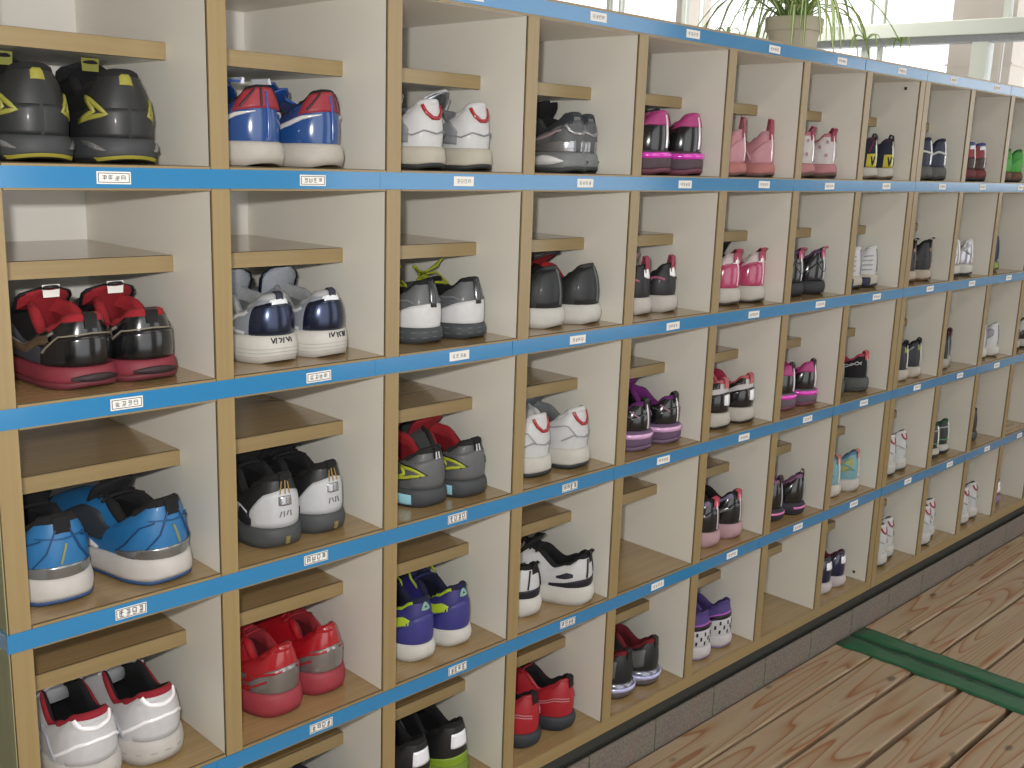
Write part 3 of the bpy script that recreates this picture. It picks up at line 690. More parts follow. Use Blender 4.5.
# ---- second row
pair(1, 0, 'black patent shoe with scarlet lining and dark red sole',
  dict(form=dict(L=.235, hw=.038, bw=.046, ch=.076, cs=.062, cf=.084, sh=.024, sm=.024, open_w=.80, open_l=.52), up=blkP, mid=rubber((148, 44, 60)), out=rubber((122, 44, 56)), outh=.3, lin=redF, col=redF, pad=.0065,
   tongue=dict(mat=redF, z=.100, w=.056, rim=blk, mark=PAPER), size_label=None, tab=dict(mat=blkP, w=.014, h=.002),
   bands=[('heel_counter', [(-.135, .02, .30), (-.09, .02, .56), (0, .02, .60), (.09, .02, .56), (.135, .02, .30)], patent((20, 20, 24)), {'mid': True}), ('side_panel', [(.14, .05, .42), (.2, .08, .6), (.3, .1, .6)], leather((70, 72, 84)))],
   lines=[('stitching', [(-.135, .32), (-.09, .58), (0, .62), (.09, .58), (.135, .32)], .0016, leather((146, 136, 118)), {'mid': True}), ('side_stripe', [(.12, .62), (.16, .60), (.19, .40), (.27, .30)], .009, leather((112, 92, 66))), ('side_piping', [(.11, .70), (.165, .68), (.20, .48), (.28, .38)], .002, leather((176, 170, 156))), ('sole_scuff', [(-.06, .5), (.06, .42)], .008, rubber((60, 40, 44)), {'sole': True, 'taper': True, 'off': .003})]),
  (.090, .026, 3), (.158, .026, 0))
pair(1, 1, 'silver and navy sneaker with tall pale tongue and white sole',
  dict(form=dict(L=.23, hw=.036, bw=.046, ch=.080, cs=.062, cf=.080, sh=.034, sm=.028, lean=.002), up=leather((150, 156, 168)), mid=rubber((222, 218, 210)), lin=cloth((154, 158, 160)), col=leather((176, 178, 180)), pad=.006,
   tongue=dict(mat=cloth((168, 174, 182)), z=.108, w=.052, rim=metallic((44, 54, 84)), y=.42), tab=dict(mat=leather((40, 46, 70)), w=.010, h=.004),
   bands=[('heel_counter', [(-.11, .02, .72), (-.05, .02, .80), (0, .02, .82), (.05, .02, .80), (.11, .02, .72)], metallic((52, 62, 92)), {'mid': True}), ('reflector', [(-.045, .74, .88), (.02, .76, .90), (.05, .74, .88)], shine((236, 240, 246)), {'mid': True, 'off': .0022})],
   lines=[('side_stripe', [(.12, .68), (.16, .62), (.185, .36), (.155, .14), (.115, .08)], .004, whL), ('side_stripe', [(.32, .60), (.22, .58), (.18, .30)], .003, leather((40, 46, 74))), ('side_stripe', [(.32, .46), (.235, .42), (.205, .20)], .003, leather((40, 46, 74))), ('side_stripe', [(.31, .34), (.25, .30), (.23, .12)], .003, leather((40, 46, 74)))]
     + [('sole_groove', [(-.25, h), (-.1, h), (0, h), (.1, h), (.25, h)], .0007, rubber((190, 186, 178)), {'mid': True, 'sole': True, 'off': .0004}) for h in (.22, .36, .5)]
     + [('handwriting', pts, .0013, blk, {'mid': True, 'sole': True, 'off': .0008}) for pts in ([(-.040, .92), (-.034, .72), (-.028, .90)], [(-.024, .92), (-.026, .70)], [(-.018, .90), (-.006, .86), (-.014, .72)], [(0, .92), (-.003, .70)], [(.006, .92), (.016, .74), (.020, .92)], [(.026, .90), (.026, .72)])]),
  (.086, .034, 0), (.162, .032, 4))
pair(1, 2, 'grey heeled sneaker with neon yellow laces, white heel band',
  dict(form=dict(L=.225, hw=.034, bw=.044, ch=.084, cs=.060, cf=.072, sh=.022, sm=.020, lean=.003), up=leather((104, 108, 112)), mid=rubber((70, 76, 80)), lin=blkF, col=blkF, tongue=dict(mat=blkF, z=.082, w=.044), laces=cloth((176, 186, 30)), bow=True,
   bands=[('heel_band', [(-.16, .0, .34), (-.08, .0, .46), (0, .0, .50), (.08, .0, .46), (.16, .0, .34)], leather((234, 234, 236)), {'mid': True}), ('heel_pillar', [(-.016, .42, 1.0), (.016, .42, 1.0)], patent((58, 60, 64)), {'mid': True, 'off': .004})],
   lines=[('sole_groove', [(-.2, h), (0, h), (.2, h)], .001, rubber((120, 126, 128)), {'mid': True, 'sole': True, 'off': .0005}) for h in (.35, .7)] + [panel(leather((140, 144, 148)), .002, .08, .25, .5, .85)]),
  (.086, .034, 0), (.166, .030, 2))
pair(1, 3, 'plain black leather sneaker with bright red lining and white sole',
  dict(form=dict(L=.235, hw=.036, bw=.042, ch=.084, cs=.054, cf=.084, sh=.028, sm=.025, lean=.004), up=leather((34, 38, 40)), mid=whR, lin=cloth((196, 24, 30)), col=leather((34, 36, 38)), pad=.003, tongue=dict(mat=cloth((196, 24, 30)), z=.104, w=.056, y=.29, rim=blk),
   bands=[('heel_panel', [(-.10, .02, .9), (0, .02, .93), (.10, .02, .9)], leather((40, 44, 48)), {'mid': True, 'off': .0008})], lines=[seam(leather((96, 100, 100)), .003)]),
  (.086, .034, 9), (.180, .030, 9), 1.1)
pair(1, 4, 'black shoe with pink heel tab, white reflector and white sole',
  dict(form=dict(L=.20, hw=.030, bw=.039, ch=.078, cs=.060, cf=.074, sh=.028, sm=.024), up=leather((36, 34, 42)), mid=rubber((214, 206, 200)), lin=cloth((200, 190, 194)), col=blk, tab=dict(mat=cloth((176, 74, 96)), w=.012, h=.014), tongue=dict(mat=cloth((200, 150, 166)), z=.092),
   bands=[('reflector', [(-.03, .62, .84), (0, .55, .88), (.03, .62, .84)], shine((238, 236, 240)), {'mid': True, 'off': .002})], lines=[('side_stripe', [(.06, .5), (.12, .62), (.2, .5)], .0035, leather((196, 96, 130))), panel(leather((90, 84, 96)))]),
  (.088, .044, 2), (.154, .040, 0), 1.05)
pair(1, 5, 'rose pink and white sneaker with pink heel bow',
  dict(form=dict(L=.205, hw=.032, bw=.040, ch=.088, cs=.066, cf=.080, sh=.030, sm=.025), up=leather((206, 70, 112)), mid=rubber((216, 208, 198)), out=rubber((70, 60, 54)), outh=.14, lin=blkF, col=leather((222, 206, 206)), tongue=dict(mat=blkF, z=.106, rim=blk), tab=dict(mat=leather((196, 60, 96)), w=.024, h=.008, back=.006),
   bands=[('heel_counter', [(-.12, .02, .60), (0, .02, .66), (.12, .02, .60)], patent((214, 74, 122)), {'mid': True}), ('collar_panel', [(-.14, .66, .96), (0, .72, 1.0), (.14, .66, .96)], leather((226, 206, 208)), {'mid': True}), ('reflector', [(-.04, .68, .80), (.04, .68, .80)], shine((240, 238, 240)), {'mid': True, 'off': .002})], lines=[seam(shine((236, 190, 206)))]),
  (.098, .032, 0), (.176, .028, 0), 1.05)
pair(1, 6, 'shiny black shoe with purple tongue and pink heel bow',
  dict(form=dict(L=.205, hw=.033, bw=.040, ch=.084, cs=.062, cf=.076, sh=.026, sm=.022), up=blkP, mid=rubber((50, 52, 56)), lin=cloth((92, 64, 110)), tongue=dict(mat=cloth((112, 78, 134)), z=.112, w=.046), tab=dict(mat=leather((214, 72, 116)), w=.020, h=.006, back=.008),
   bands=[hc(patent((34, 36, 44)), .62)], lines=[seam(shine((216, 216, 222))), arc(leather((90, 92, 98)), .002, .5, .2, .06)]),
  (.092, .036, 0), (.172, .032, 6), 1.06)
pair(1, 7, 'white sneaker with scalloped side and navy sole patch',
  white_base(form=dict(L=.205, hw=.031, bw=.039, ch=.088, cs=.066, cf=.080, sh=.028, sm=.023), tongue=dict(mat=whL, z=.108), bands=[('sole_patch', [(.06, .1, .8), (.12, .1, .8)], rubber((44, 52, 84)), {'sole': True})], lines=[seam(silverL)] + [('side_rib', [(.05, v), (.11, v)], .002, silverL) for v in (.2, .35, .5, .65)]),
  (.098, .036, 0), (.164, .032, 4))
pair(1, 8, 'black high-backed sneaker with off-white sole',
  dict(form=dict(L=.205, hw=.033, bw=.040, ch=.094, cs=.072, cf=.084, sh=.026, sm=.022), up=leather((34, 36, 44)), mid=rubber((196, 182, 162)), out=rubber((120, 90, 70)), lin=blkF, tab=dict(mat=blkF, w=.014, h=.006, back=.008), tongue=dict(mat=blkF, z=.106),
   bands=[('heel_badge', [(-.02, .60, .70), (.02, .60, .70)], leather((196, 140, 100)), {'mid': True})], lines=[('side_rib', [(0, v), (.08, v+.03)], .0015, leather((56, 62, 78))) for v in (.3, .45)] + [seam(leather((150, 120, 110)))]),
  (.090, .032, 0), (.166, .028, 4))
pair(1, 9, 'silver white sneaker with crossed straps',
  white_base(form=dict(L=.20, hw=.031, bw=.039, ch=.088, cs=.066, cf=.080, sh=.028, sm=.023), up=metallic((196, 194, 200)), mid=whR, lines=[seam(shine((236, 236, 238)), .004), ('side_stripe', [(.04, .4), (.16, .8)], .004, silver), ('side_stripe', [(.04, .75), (.16, .35)], .004, whL)]),
  (.096, .032, 0), (.166, .028, 4))
pair(1, 10, 'single navy sneaker with neon green sole edge',
  dict(form=dict(L=.20, hw=.032, bw=.039, ch=.090, cs=.068, cf=.082, sh=.026, sm=.022), up=leather((36, 52, 90)), mid=rubber((120, 110, 96)), lin=cloth((40, 56, 90)), bands=[('sole_patch', [(-.05, .2, .8), (0, .2, .8)], rubber((160, 190, 60)), {'mid': True, 'sole': True})], lines=[seam(leather((60, 80, 120)))]),
  (.125, .040, 0), None)

# ---- third row
pair(2, 0, 'bright blue leather sneaker with black inside and silver heel band',
  dict(form=dict(L=.245, hw=.039, bw=.048, ch=.094, cs=.072, cf=.088, sh=.030, sm=.026, open_w=.76, lean=.002), up=leather((34, 122, 190)), mid=rubber((216, 210, 204)), out=rubber((44, 84, 140)), outh=.16, lin=blkF, col=blkF, pad=.007, tongue=dict(mat=blkF, z=.110, w=.050), tab=dict(mat=blkF, w=.018, h=.003), laces=blkF,
   bands=[('heel_band', [(-.17, .0, .14), (-.08, .0, .20), (0, .0, .22), (.08, .0, .20), (.17, .0, .14)], metallic((166, 170, 172)), {'mid': True}), ('toe_guard', [(.32, .0, .25), (.42, .0, .32), (.5, .0, .34)], leather((34, 110, 170))), ('side_panel', [(.2, .3, .7), (.28, .25, .8), (.34, .3, .7)], leather((60, 66, 74)))],
   lines=[('heel_seam', [(.08, .20), (.045, .42), (.02, .78)], .0016, leather((16, 74, 130))), ('heel_seam', [(.16, .14), (.10, .55), (.06, .62)], .0016, leather((16, 74, 130))), ('crease', [(-.08, .66), (0, .62), (.08, .66)], .0014, leather((24, 92, 150)), {'mid': True}), ('heel_mark', [(-.01, .25), (.005, .55)], .0022, leather((150, 160, 110)), {'mid': True}), ('side_flash', [(.21, .08), (.27, .22)], .009, whL, {'taper': True})]),
  (.047, .030, -3), (.169, .014, 11), 1.0)
pair(2, 1, 'black and white trainer with gold stitched heel loop',
  dict(form=dict(L=.245, hw=.036, bw=.046, ch=.090, cs=.068, cf=.090, sh=.026, sm=.024, open_w=.76), up=leather((30, 32, 36)), mid=rubber((74, 78, 80)), lin=blkF, col=cloth((20, 20, 22)), pad=.006, tongue=dict(mat=blkF, z=.112, w=.052), laces=blkF, tab=dict(mat=blkF, w=.012, h=.003),
   bands=[('heel_counter', [(-.12, .02, .30), (-.08, .02, .62), (0, .02, .72), (.08, .02, .62), (.12, .02, .30)], leather((214, 216, 220)), {'mid': True}), ('side_panel', [(.12, .0, .30), (.18, .05, .52), (.26, .2, .45)], leather((214, 216, 220))), ('side_inset', [(.10, .05, .12), (.15, .06, .42), (.17, .20, .32)], leather((28, 32, 46)), {'off': .0022}), ('heel_pad', [(-.03, .42, .58), (.03, .42, .58)], metallic((196, 198, 202)), {'mid': True, 'off': .004})],
   lines=[('heel_stitching', [(-.018, .62), (-.010, .9)], .0014, leather((176, 140, 50)), {'mid': True}), ('heel_stitching', [(0, .62), (.004, .95)], .0014, leather((176, 140, 50)), {'mid': True}), ('heel_stitching', [(.016, .62), (.014, .9)], .0014, leather((176, 140, 50)), {'mid': True}), ('sole_mark', [(0, .1), (0, .55)], .005, rubber((150, 136, 80)), {'mid': True, 'sole': True})]
     + [('handwriting', p, .0010, leather((110, 112, 118)), {'mid': True}) for p in ([(-.02, .22), (-.014, .32)], [(-.006, .32), (-.006, .22)], [(.002, .24), (.008, .32)], [(.016, .32), (.018, .22)])]),
  (.082, .026, -4), (.160, .034, 4))
pair(2, 2, 'dark grey sneaker with deep red lining and lime triangle emblem',
  dict(form=dict(L=.235, hw=.037, bw=.046, ch=.082, cs=.064, cf=.090, sh=.026, sm=.024, open_w=.80), up=leather((92, 94, 96)), mid=rubber((66, 70, 74)), lin=cloth((168, 20, 34)), col=cloth((38, 38, 40)), pad=.006, tongue=dict(mat=cloth((168, 20, 34)), z=.110, w=.056), tab=dict(mat=blkF, w=.014, h=.003),
   bands=[('heel_panel', [(-.11, .02, .66), (0, .02, .72), (.11, .02, .66)], leather((104, 106, 108)), {'mid': True, 'off': .0008}), ('sole_flash', [(.10, .15, .7), (.16, .15, .75), (.22, .35, .6)], shine((150, 206, 224)), {'sole': True})],
   lines=[('emblem', [(.060, .36), (.150, .66), (.128, .44), (.165, .30)], .004, leather((196, 206, 40)), {'closed': True}), ('emblem_outline', [(.048, .36), (.160, .76), (.145, .45), (.182, .22)], .0018, blk, {'closed': True}), ('heel_loop', [(-.008, .7), (-.006, .98)], .0022, whL, {'mid': True}), ('heel_loop', [(.008, .7), (.006, .98)], .0022, whL, {'mid': True})]),
  (.096, .028, 6), (.170, .024, 4))
wb3 = white_base(tongue=dict(mat=leather((122, 126, 130)), z=.120, w=.050, rim=silverL), mid=rubber((218, 214, 204)), lines=[arc(redP, .0042, .80, .22), ('side_seam', [(.04, .3), (.08, .55), (.16, .62)], .0016, silverL), ('side_seam', [(0, .28), (.06, .34), (.1, .22)], .0016, silverL)])
pair(2, 3, 'white sneaker with red heel arc and padded grey tongue', wb3, (.074, .030, 0), (.160, .024, 2), 1.1)
pair(2, 4, 'black patent sneaker with violet lining and pale pink sole stripe',
  dict(form=dict(L=.22, hw=.034, bw=.042, ch=.078, cs=.062, cf=.084, sh=.034, sm=.026, open_w=.74), up=blkP, mid=rubber((110, 80, 118)), out=rubber((120, 92, 122)), lin=cloth((126, 34, 130)), col=cloth((110, 30, 116)), tongue=dict(mat=cloth((134, 38, 138)), z=.104, w=.048, rim=blk), tab=dict(mat=blk, w=.014, h=.006),
   lines=[seam(shine((220, 214, 222)), .0028), ('reflector', [(-.2, .72), (0, .72), (.2, .72)], .007, shine((216, 170, 214)), {'mid': True, 'sole': True}), ('side_stripe', [(.05, .45), (.1, .7)], .0018, leather((190, 130, 170))), ('side_stripe', [(.08, .42), (.13, .68)], .0018, leather((90, 92, 98)))], bands=[hc(patent((26, 26, 30)), .6)]),
  (.084, .024, 0), (.168, .024, 2), 1.07)
pair(2, 5, 'black and white sneaker with rose lining and round white reflector',
  dict(form=dict(L=.21, hw=.032, bw=.041, ch=.082, cs=.062, cf=.086, sh=.028, sm=.024, open_w=.74), up=leather((214, 208, 208)), mid=rubber((208, 202, 190)), out=blkR, outh=.14, lin=cloth((190, 44, 80)), col=leather((210, 92, 104)), tongue=dict(mat=cloth((192, 46, 84)), z=.108, w=.048), tab=dict(mat=leather((216, 106, 114)), w=.014, h=.004),
   bands=[('heel_counter', [(-.14, .02, .52), (0, .02, .60), (.14, .02, .52)], blkP, {'mid': True}), ('reflector', [(-.035, .26, .50), (0, .22, .54), (.035, .26, .50)], shine((240, 240, 242)), {'mid': True, 'off': .0026}), ('collar_panel', [(.05, .74, .96), (.14, .70, .96), (.2, .8, .94)], blkP)]),
  (.090, .028, 0), (.172, .026, 2), 1.1)
pk2 = dict(pk); pk2['mid'] = rubber((112, 96, 112)); pk2['tab'] = dict(mat=blk, w=.010, h=.006)
pair(2, 6, 'black and hot pink shoe with shiny magenta heel bar', pk2, (.092, .030, 0), (.170, .026, 2), 1.05)
pair(2, 7, 'black sneaker with salmon heel tab and scribbled stitching',
  dict(form=dict(L=.205, hw=.034, bw=.041, ch=.084, cs=.066, cf=.080, sh=.032, sm=.024), up=cloth((30, 30, 34)), mid=rubber((84, 88, 86)), out=rubber((60, 64, 64)), lin=cloth((196, 70, 96)), tongue=dict(mat=cloth((190, 60, 100)), z=.100), tab=dict(mat=leather((226, 86, 96)), w=.020, h=.006),
   lines=[('stitching', [(.06+.03*i, .55+.12*(i % 2)) for i in range(5)], .0014, whL), ('stitching', [(.06+.03*i, .65-.12*(i % 2)) for i in range(5)], .0014, whL), seam(shine((150, 156, 150)))]),
  (.076, .040, 4), (.158, .026, 0))
pair(2, 8, 'charcoal sneaker with lime heel patch and white sole',
  dict(form=dict(L=.205, hw=.032, bw=.040, ch=.088, cs=.068, cf=.084, sh=.026, sm=.023), up=leather((38, 42, 50)), mid=rubber((206, 196, 182)), lin=blkF, tab=dict(mat=blkF, w=.012, h=.006), bands=[('heel_patch', [(-.04, .60, .82), (.04, .60, .82)], leather((160, 176, 40)), {'mid': True})], lines=[seam(shine((220, 222, 214))), ('side_stripe', [(.08, .75), (.2, .3)], .003, silverL)]),
  (.096, .026, 0), (.166, .026, 2))
pair(2, 9, 'black sneaker with maroon lining and grey sole',
  dict(form=dict(L=.20, hw=.031, bw=.039, ch=.088, cs=.070, cf=.084, sh=.026, sm=.023), up=leather((34, 36, 44)), mid=rubber((180, 176, 166)), lin=cloth((90, 30, 44)), col=leather((60, 28, 36)), tab=dict(mat=cloth((80, 26, 36)), w=.014, h=.006), lines=[seam(silverL), panel(leather((70, 34, 40)))]),
  (.094, .030, -2), (.156, .050, 0))
ws = white_base(form=dict(L=.215, hw=.032, bw=.040, ch=.090, cs=.068, cf=.086, sh=.030, sm=.024), up=leather((216, 218, 220)), mid=rubber((210, 208, 202)), out=rubber((66, 68, 66)), outh=.16, tongue=dict(mat=leather((170, 174, 178)), z=.108),
   bands=[('side_panel', [(.08, .35, .5), (.14, .3, .8), (.2, .5, .85)], leather((158, 166, 166)))], lines=[arc(leather((186, 60, 76)), .003, .82, .14, .06), ('side_seam', [(.02, .35), (.08, .5), (.16, .4)], .0016, silverL), ('sole_seam', [(-.2, .6), (0, .6), (.2, .6)], .0008, silverL, {'mid': True, 'sole': True, 'off': .0006})])
pair(2, 10, 'white sneaker with lilac grey side panels',
  white_base(form=dict(L=.205, hw=.031, bw=.039, ch=.088, cs=.066, cf=.082, sh=.028, sm=.023), mid=whR, out=rubber((100, 86, 70)), outh=.12, bands=[('side_panel', [(.06, .5, .7), (.12, .3, .85), (.18, .5, .7)], leather((160, 152, 172)))], lines=[seam(silverL, .003)]),
  (.094, .030, 0), (.166, .026, 4))
pair(2, 11, 'white and black sneaker cut off by the picture edge',
  dict(form=dict(L=.20, hw=.031, bw=.039, ch=.088, cs=.066, cf=.082, sh=.026, sm=.023), up=leather((206, 206, 210)), mid=rubber((200, 194, 180)), out=blkR, lin=blkF, bands=[hc(blkP, .5)]),
  (.090, .030, 0), (.160, .026, 0))

# ---- fourth row
pair(3, 0, 'white leather sneaker with red trimmed black inside, seen from above',
  dict(form=dict(L=.245, hw=.038, bw=.047, ch=.088, cs=.072, cf=.094, sh=.030, sm=.026, open_w=.82, open_l=.54), up=leather((220, 218, 220)), mid=rubber((212, 206, 200)), lin=cloth((26, 26, 28)), col=cloth((170, 24, 44)), pad=.005, ins=blkF, tongue=dict(mat=leather((224, 226, 230)), z=.118, w=.066, y=.40), laces=whL,
   bands=[('heel_panel', [(-.10, .02, .78), (0, .02, .82), (.10, .02, .78)], leather((224, 222, 226)), {'mid': True, 'off': .0008})],
   lines=[('reflector', [(-.085, .92), (-.05, .74), (0, .68), (.05, .74), (.085, .92)], .0055, shine((248, 246, 250)), {'mid': True}), ('reflector', [(-.12, .20), (-.06, .42), (0, .46), (.06, .42), (.12, .20)], .0045, shine((248, 246, 250)), {'mid': True}), ('side_seam', [(.12, .1), (.16, .5), (.22, .8)], .0018, leather((176, 178, 190))), ('side_seam', [(.18, .1), (.2, .6)], .0018, leather((176, 178, 190))), ('sole_groove', [(-.2, .5), (0, .5), (.2, .5)], .001, rubber((176, 170, 164)), {'mid': True, 'sole': True, 'off': .0006})]),
  (.076, .034, 0), (.157, .034, 4))
pair(3, 1, 'glossy red and silver sneaker with pinkish red sole',
  dict(form=dict(L=.235, hw=.036, bw=.046, ch=.092, cs=.074, cf=.092, sh=.032, sm=.024, open_w=.62, open_l=.42), up=redP, mid=rubber((178, 52, 66)), lin=cloth((150, 20, 34)), col=patent((190, 20, 34)), pad=.007, ins=cloth((176, 180, 186)), tongue=dict(mat=redF, z=.108, w=.040), laces=cloth((170, 20, 34)),
   bands=[('heel_counter', [(-.15, .0, .22), (-.08, .0, .50), (0, .0, .56), (.08, .0, .50), (.15, .0, .22)], metallic((176, 174, 176)), {'mid': True}), ('side_panel', [(.15, .0, .42), (.2, .0, .5), (.32, .1, .4)], metallic((150, 148, 150)))],
   lines=[('side_stripe', [(.03, .48), (.12, .40), (.2, .12), (.13, .08)], .003, redP), ('side_stripe', [(.08, .30), (.15, .10)], .0025, redP), ('side_stripe', [(.16, .5), (.3, .42)], .003, redP)]),
  (.088, .030, 5), (.164, .040, 4))
pair(3, 2, 'royal purple sneaker with neon yellow flash and white sole',
  dict(form=dict(L=.225, hw=.033, bw=.043, ch=.092, cs=.068, cf=.090, sh=.026, sm=.023), up=leather((48, 44, 132)), mid=whR, lin=cloth((26, 28, 66)), col=cloth((28, 30, 74)), pad=.005, tongue=dict(mat=cloth((28, 32, 80)), z=.110, w=.046), laces=cloth((40, 44, 110)), bow=cloth((190, 214, 40)),
   bands=[('side_flash', [(.065, .44, .50), (.11, .40, .62), (.20, .34, .64), (.28, .35, .5)], leather((196, 226, 40))), hc(leather((58, 56, 148)), .62)],
   lines=[('heel_mark', [(-.02, .74), (0, .9), (.02, .74)], .003, leather((150, 200, 180)), {'mid': True, 'closed': True}), ('collar_piping', [(.08, .94), (.16, .92), (.24, .95)], .004, leather((196, 226, 40)))]),
  (.080, .030, 0), (.156, .032, 4))
pair(3, 3, 'white running shoe with black collar, black bands and black heel loop',
  dict(form=dict(L=.235, hw=.034, bw=.044, ch=.080, cs=.066, cf=.086, sh=.030, sm=.026, open_w=.76), up=leather((222, 222, 224)), mid=rubber((226, 222, 214)), lin=cloth((20, 20, 24)), col=cloth((24, 24, 28)), pad=.005, tab=dict(mat=blkF, w=.013, h=.006, back=.006), tongue=dict(mat=blkF, z=.104, w=.050), laces=blkF,
   bands=[('heel_band', [(-.18, .0, .16), (-.08, .0, .26), (0, .0, .28), (.08, .0, .26), (.18, .0, .16)], leather((26, 28, 44)), {'mid': True}), ('side_inset', [(.10, .36, .42), (.13, .34, .58), (.165, .38, .44)], leather((30, 34, 56))), ('side_inset', [(.22, .2, .5), (.28, .2, .6)], leather((30, 34, 56)))],
   lines=[('heel_stripe', [(-.045, .30), (-.035, .86)], .002, blk, {'mid': True}), ('heel_stripe', [(.045, .30), (.035, .86)], .002, blk, {'mid': True})]),
  (.068, .034, 2), (.182, .012, 20), 1.02)
pair(3, 5, 'black patent shoe with two coral heel dots and pale pink sole',
  dict(form=dict(L=.21, hw=.033, bw=.041, ch=.086, cs=.064, cf=.082, sh=.028, sm=.022), up=blkP, mid=rubber((204, 160, 168)), lin=cloth((26, 26, 30)), tongue=dict(mat=blkF, z=.112, w=.048, rim=blk), tab=dict(mat=leather((226, 74, 100)), w=.016, h=.002),
   bands=[('collar_panel', [(.06, .8, .97), (.16, .75, .97), (.26, .85, .97)], cloth((140, 130, 170))), hc(patent((30, 30, 36)), .64)], lines=[seam(shine((220, 212, 218))), ('side_stripe', [(.08, .5), (.14, .35)], .005, silver)]),
  (.084, .026, 0), (.162, .026, 2), 1.08)
pair(3, 6, 'black shoe with mauve tongue and pink line on sole',
  dict(form=dict(L=.205, hw=.031, bw=.040, ch=.084, cs=.062, cf=.080, sh=.026, sm=.022), up=blkP, mid=rubber((44, 42, 56)), out=rubber((32, 30, 40)), lin=cloth((150, 100, 140)), tongue=dict(mat=cloth((168, 118, 156)), z=.112, w=.046), tab=dict(mat=blkP, w=.012, h=.010),
   bands=[], lines=[seam(shine((170, 172, 180))), ('reflector', [(-.1, .6), (0, .6), (.1, .6)], .004, shine((220, 120, 186)), {'mid': True, 'sole': True})]),
  (.078, .026, 0), (.160, .022, 16))
pair(3, 7, 'pale turquoise and yellow-green sneaker with coral heel and white sole',
  dict(form=dict(L=.205, hw=.033, bw=.041, ch=.084, cs=.062, cf=.080, sh=.026, sm=.022), up=leather((130, 182, 196)), mid=rubber((216, 208, 200)), lin=cloth((90, 140, 172)), tongue=dict(mat=cloth((96, 146, 176)), z=.104), tab=dict(mat=leather((222, 130, 120)), w=.018, h=.003),
   bands=[('side_panel', [(.06, .4, .8), (.14, .3, .7), (.22, .4, .9)], leather((178, 188, 104)))], lines=[('side_stripe', [(.05, .35), (.12, .6), (.2, .5)], .004, leather((120, 180, 200))), seam(shine((226, 230, 220)))]),
  (.086, .030, 0), (.168, .026, 10), 1.07)
pair(3, 8, 'white school sneaker with thin red heel arc', ws, (.084, .026, 0), (.152, .030, 2), 1.07)
pair(3, 9, 'black sneaker with green lining lines and white sole',
  dict(form=dict(L=.205, hw=.032, bw=.040, ch=.088, cs=.070, cf=.086, sh=.026, sm=.023), up=leather((36, 44, 42)), mid=rubber((200, 196, 186)), out=blkR, outh=.4, lin=cloth((40, 90, 60)), tongue=dict(mat=blkF, z=.104), lines=[seam(shine((230, 230, 226)), .005), ('side_stripe', [(0, .2), (.16, .26)], .003, leather((90, 150, 100))), ('side_stripe', [(0, .7), (.16, .7)], .003, silverL)]),
  (.090, .026, 0), (.160, .030, 8))
def loops(f, root):
    m = cloth((120, 40, 60))
    for s, hh in ((-1, .018), (1, .022), (1, .012)):
        c = Vector((0, f.L*.40, f.cf+.014))
        tube('lace_bow', [c + Vector((s*(.026*math.sin(t)+.006*hh*50*t/3), -.008*t, hh*math.sin(t)*1.3)) for t in [i*PI/8 for i in range(9)]], .0028, m, root, 5)
pair(3, 10, 'dark maroon lace-up with loose loops of lace',
  dict(form=dict(L=.20, hw=.031, bw=.039, ch=.088, cs=.070, cf=.088, sh=.026, sm=.023), up=leather((50, 34, 42)), mid=rubber((60, 76, 84)), lin=cloth((60, 30, 40)), tongue=dict(mat=cloth((70, 30, 44)), z=.108), laces=cloth((110, 36, 56)), extra=loops),
  (.118, .036, 0), None)

# ---- bottom row
pair(4, 1, 'silver rimmed sneaker only just showing under the shelf',
  dict(form=dict(L=.22, hw=.033, bw=.043, ch=.088, cs=.068, cf=.086, sh=.028, sm=.024), up=leather((90, 98, 130)), mid=whR, lin=blkF, col=leather((150, 156, 176)), pad=.006, tongue=dict(mat=leather((186, 190, 200)), z=.122, w=.054, rim=metallic((60, 70, 110)))),
  (.070, .030, 0), (.150, .030, 0))
pair(4, 2, 'black sneaker with bright rectangular reflector and lime heel',
  dict(form=dict(L=.24, hw=.037, bw=.046, ch=.092, cs=.072, cf=.092, sh=.026, sm=.023), up=leather((28, 28, 32)), mid=rubber((120, 150, 40)), out=blkR, lin=blkF, tongue=dict(mat=blkF, z=.114, w=.052), laces=blkF, bow=True,
   bands=[('reflector', [(-.05, .42, .74), (.05, .42, .74)], shine((244, 246, 255)), {'mid': True, 'off': .002}), ('heel_counter', [(-.14, .0, .18), (0, .0, .24), (.14, .0, .18)], leather((150, 186, 40)), {'mid': True})], lines=[panel(leather((60, 60, 70)))]),
  (.084, .036, 3), (.160, .036, 3))
pair(4, 3, 'all red trainer with black mesh inside and black sole',
  dict(form=dict(L=.235, hw=.034, bw=.044, ch=.088, cs=.070, cf=.092, sh=.024, sm=.022, open_w=.66), up=leather((196, 22, 38)), mid=rubber((52, 58, 66)), lin=cloth((30, 24, 28)), col=leather((186, 20, 36)), pad=.004, tongue=dict(mat=cloth((150, 26, 40)), z=.112, w=.046), laces=cloth((150, 20, 36)), tab=dict(mat=blkF, w=.014, h=.003),
   bands=[('toe_guard', [(.25, .0, .5), (.4, .0, .45)], leather((150, 20, 34)))], lines=[('side_stripe', [(.03, .46), (.1, .52), (.22, .40)], .0014, leather((220, 130, 140))), ('side_stripe', [(.03, .40), (.1, .46), (.22, .34)], .0014, leather((220, 130, 140)))]),
  (.074, .026, 4), (.164, .026, 12))
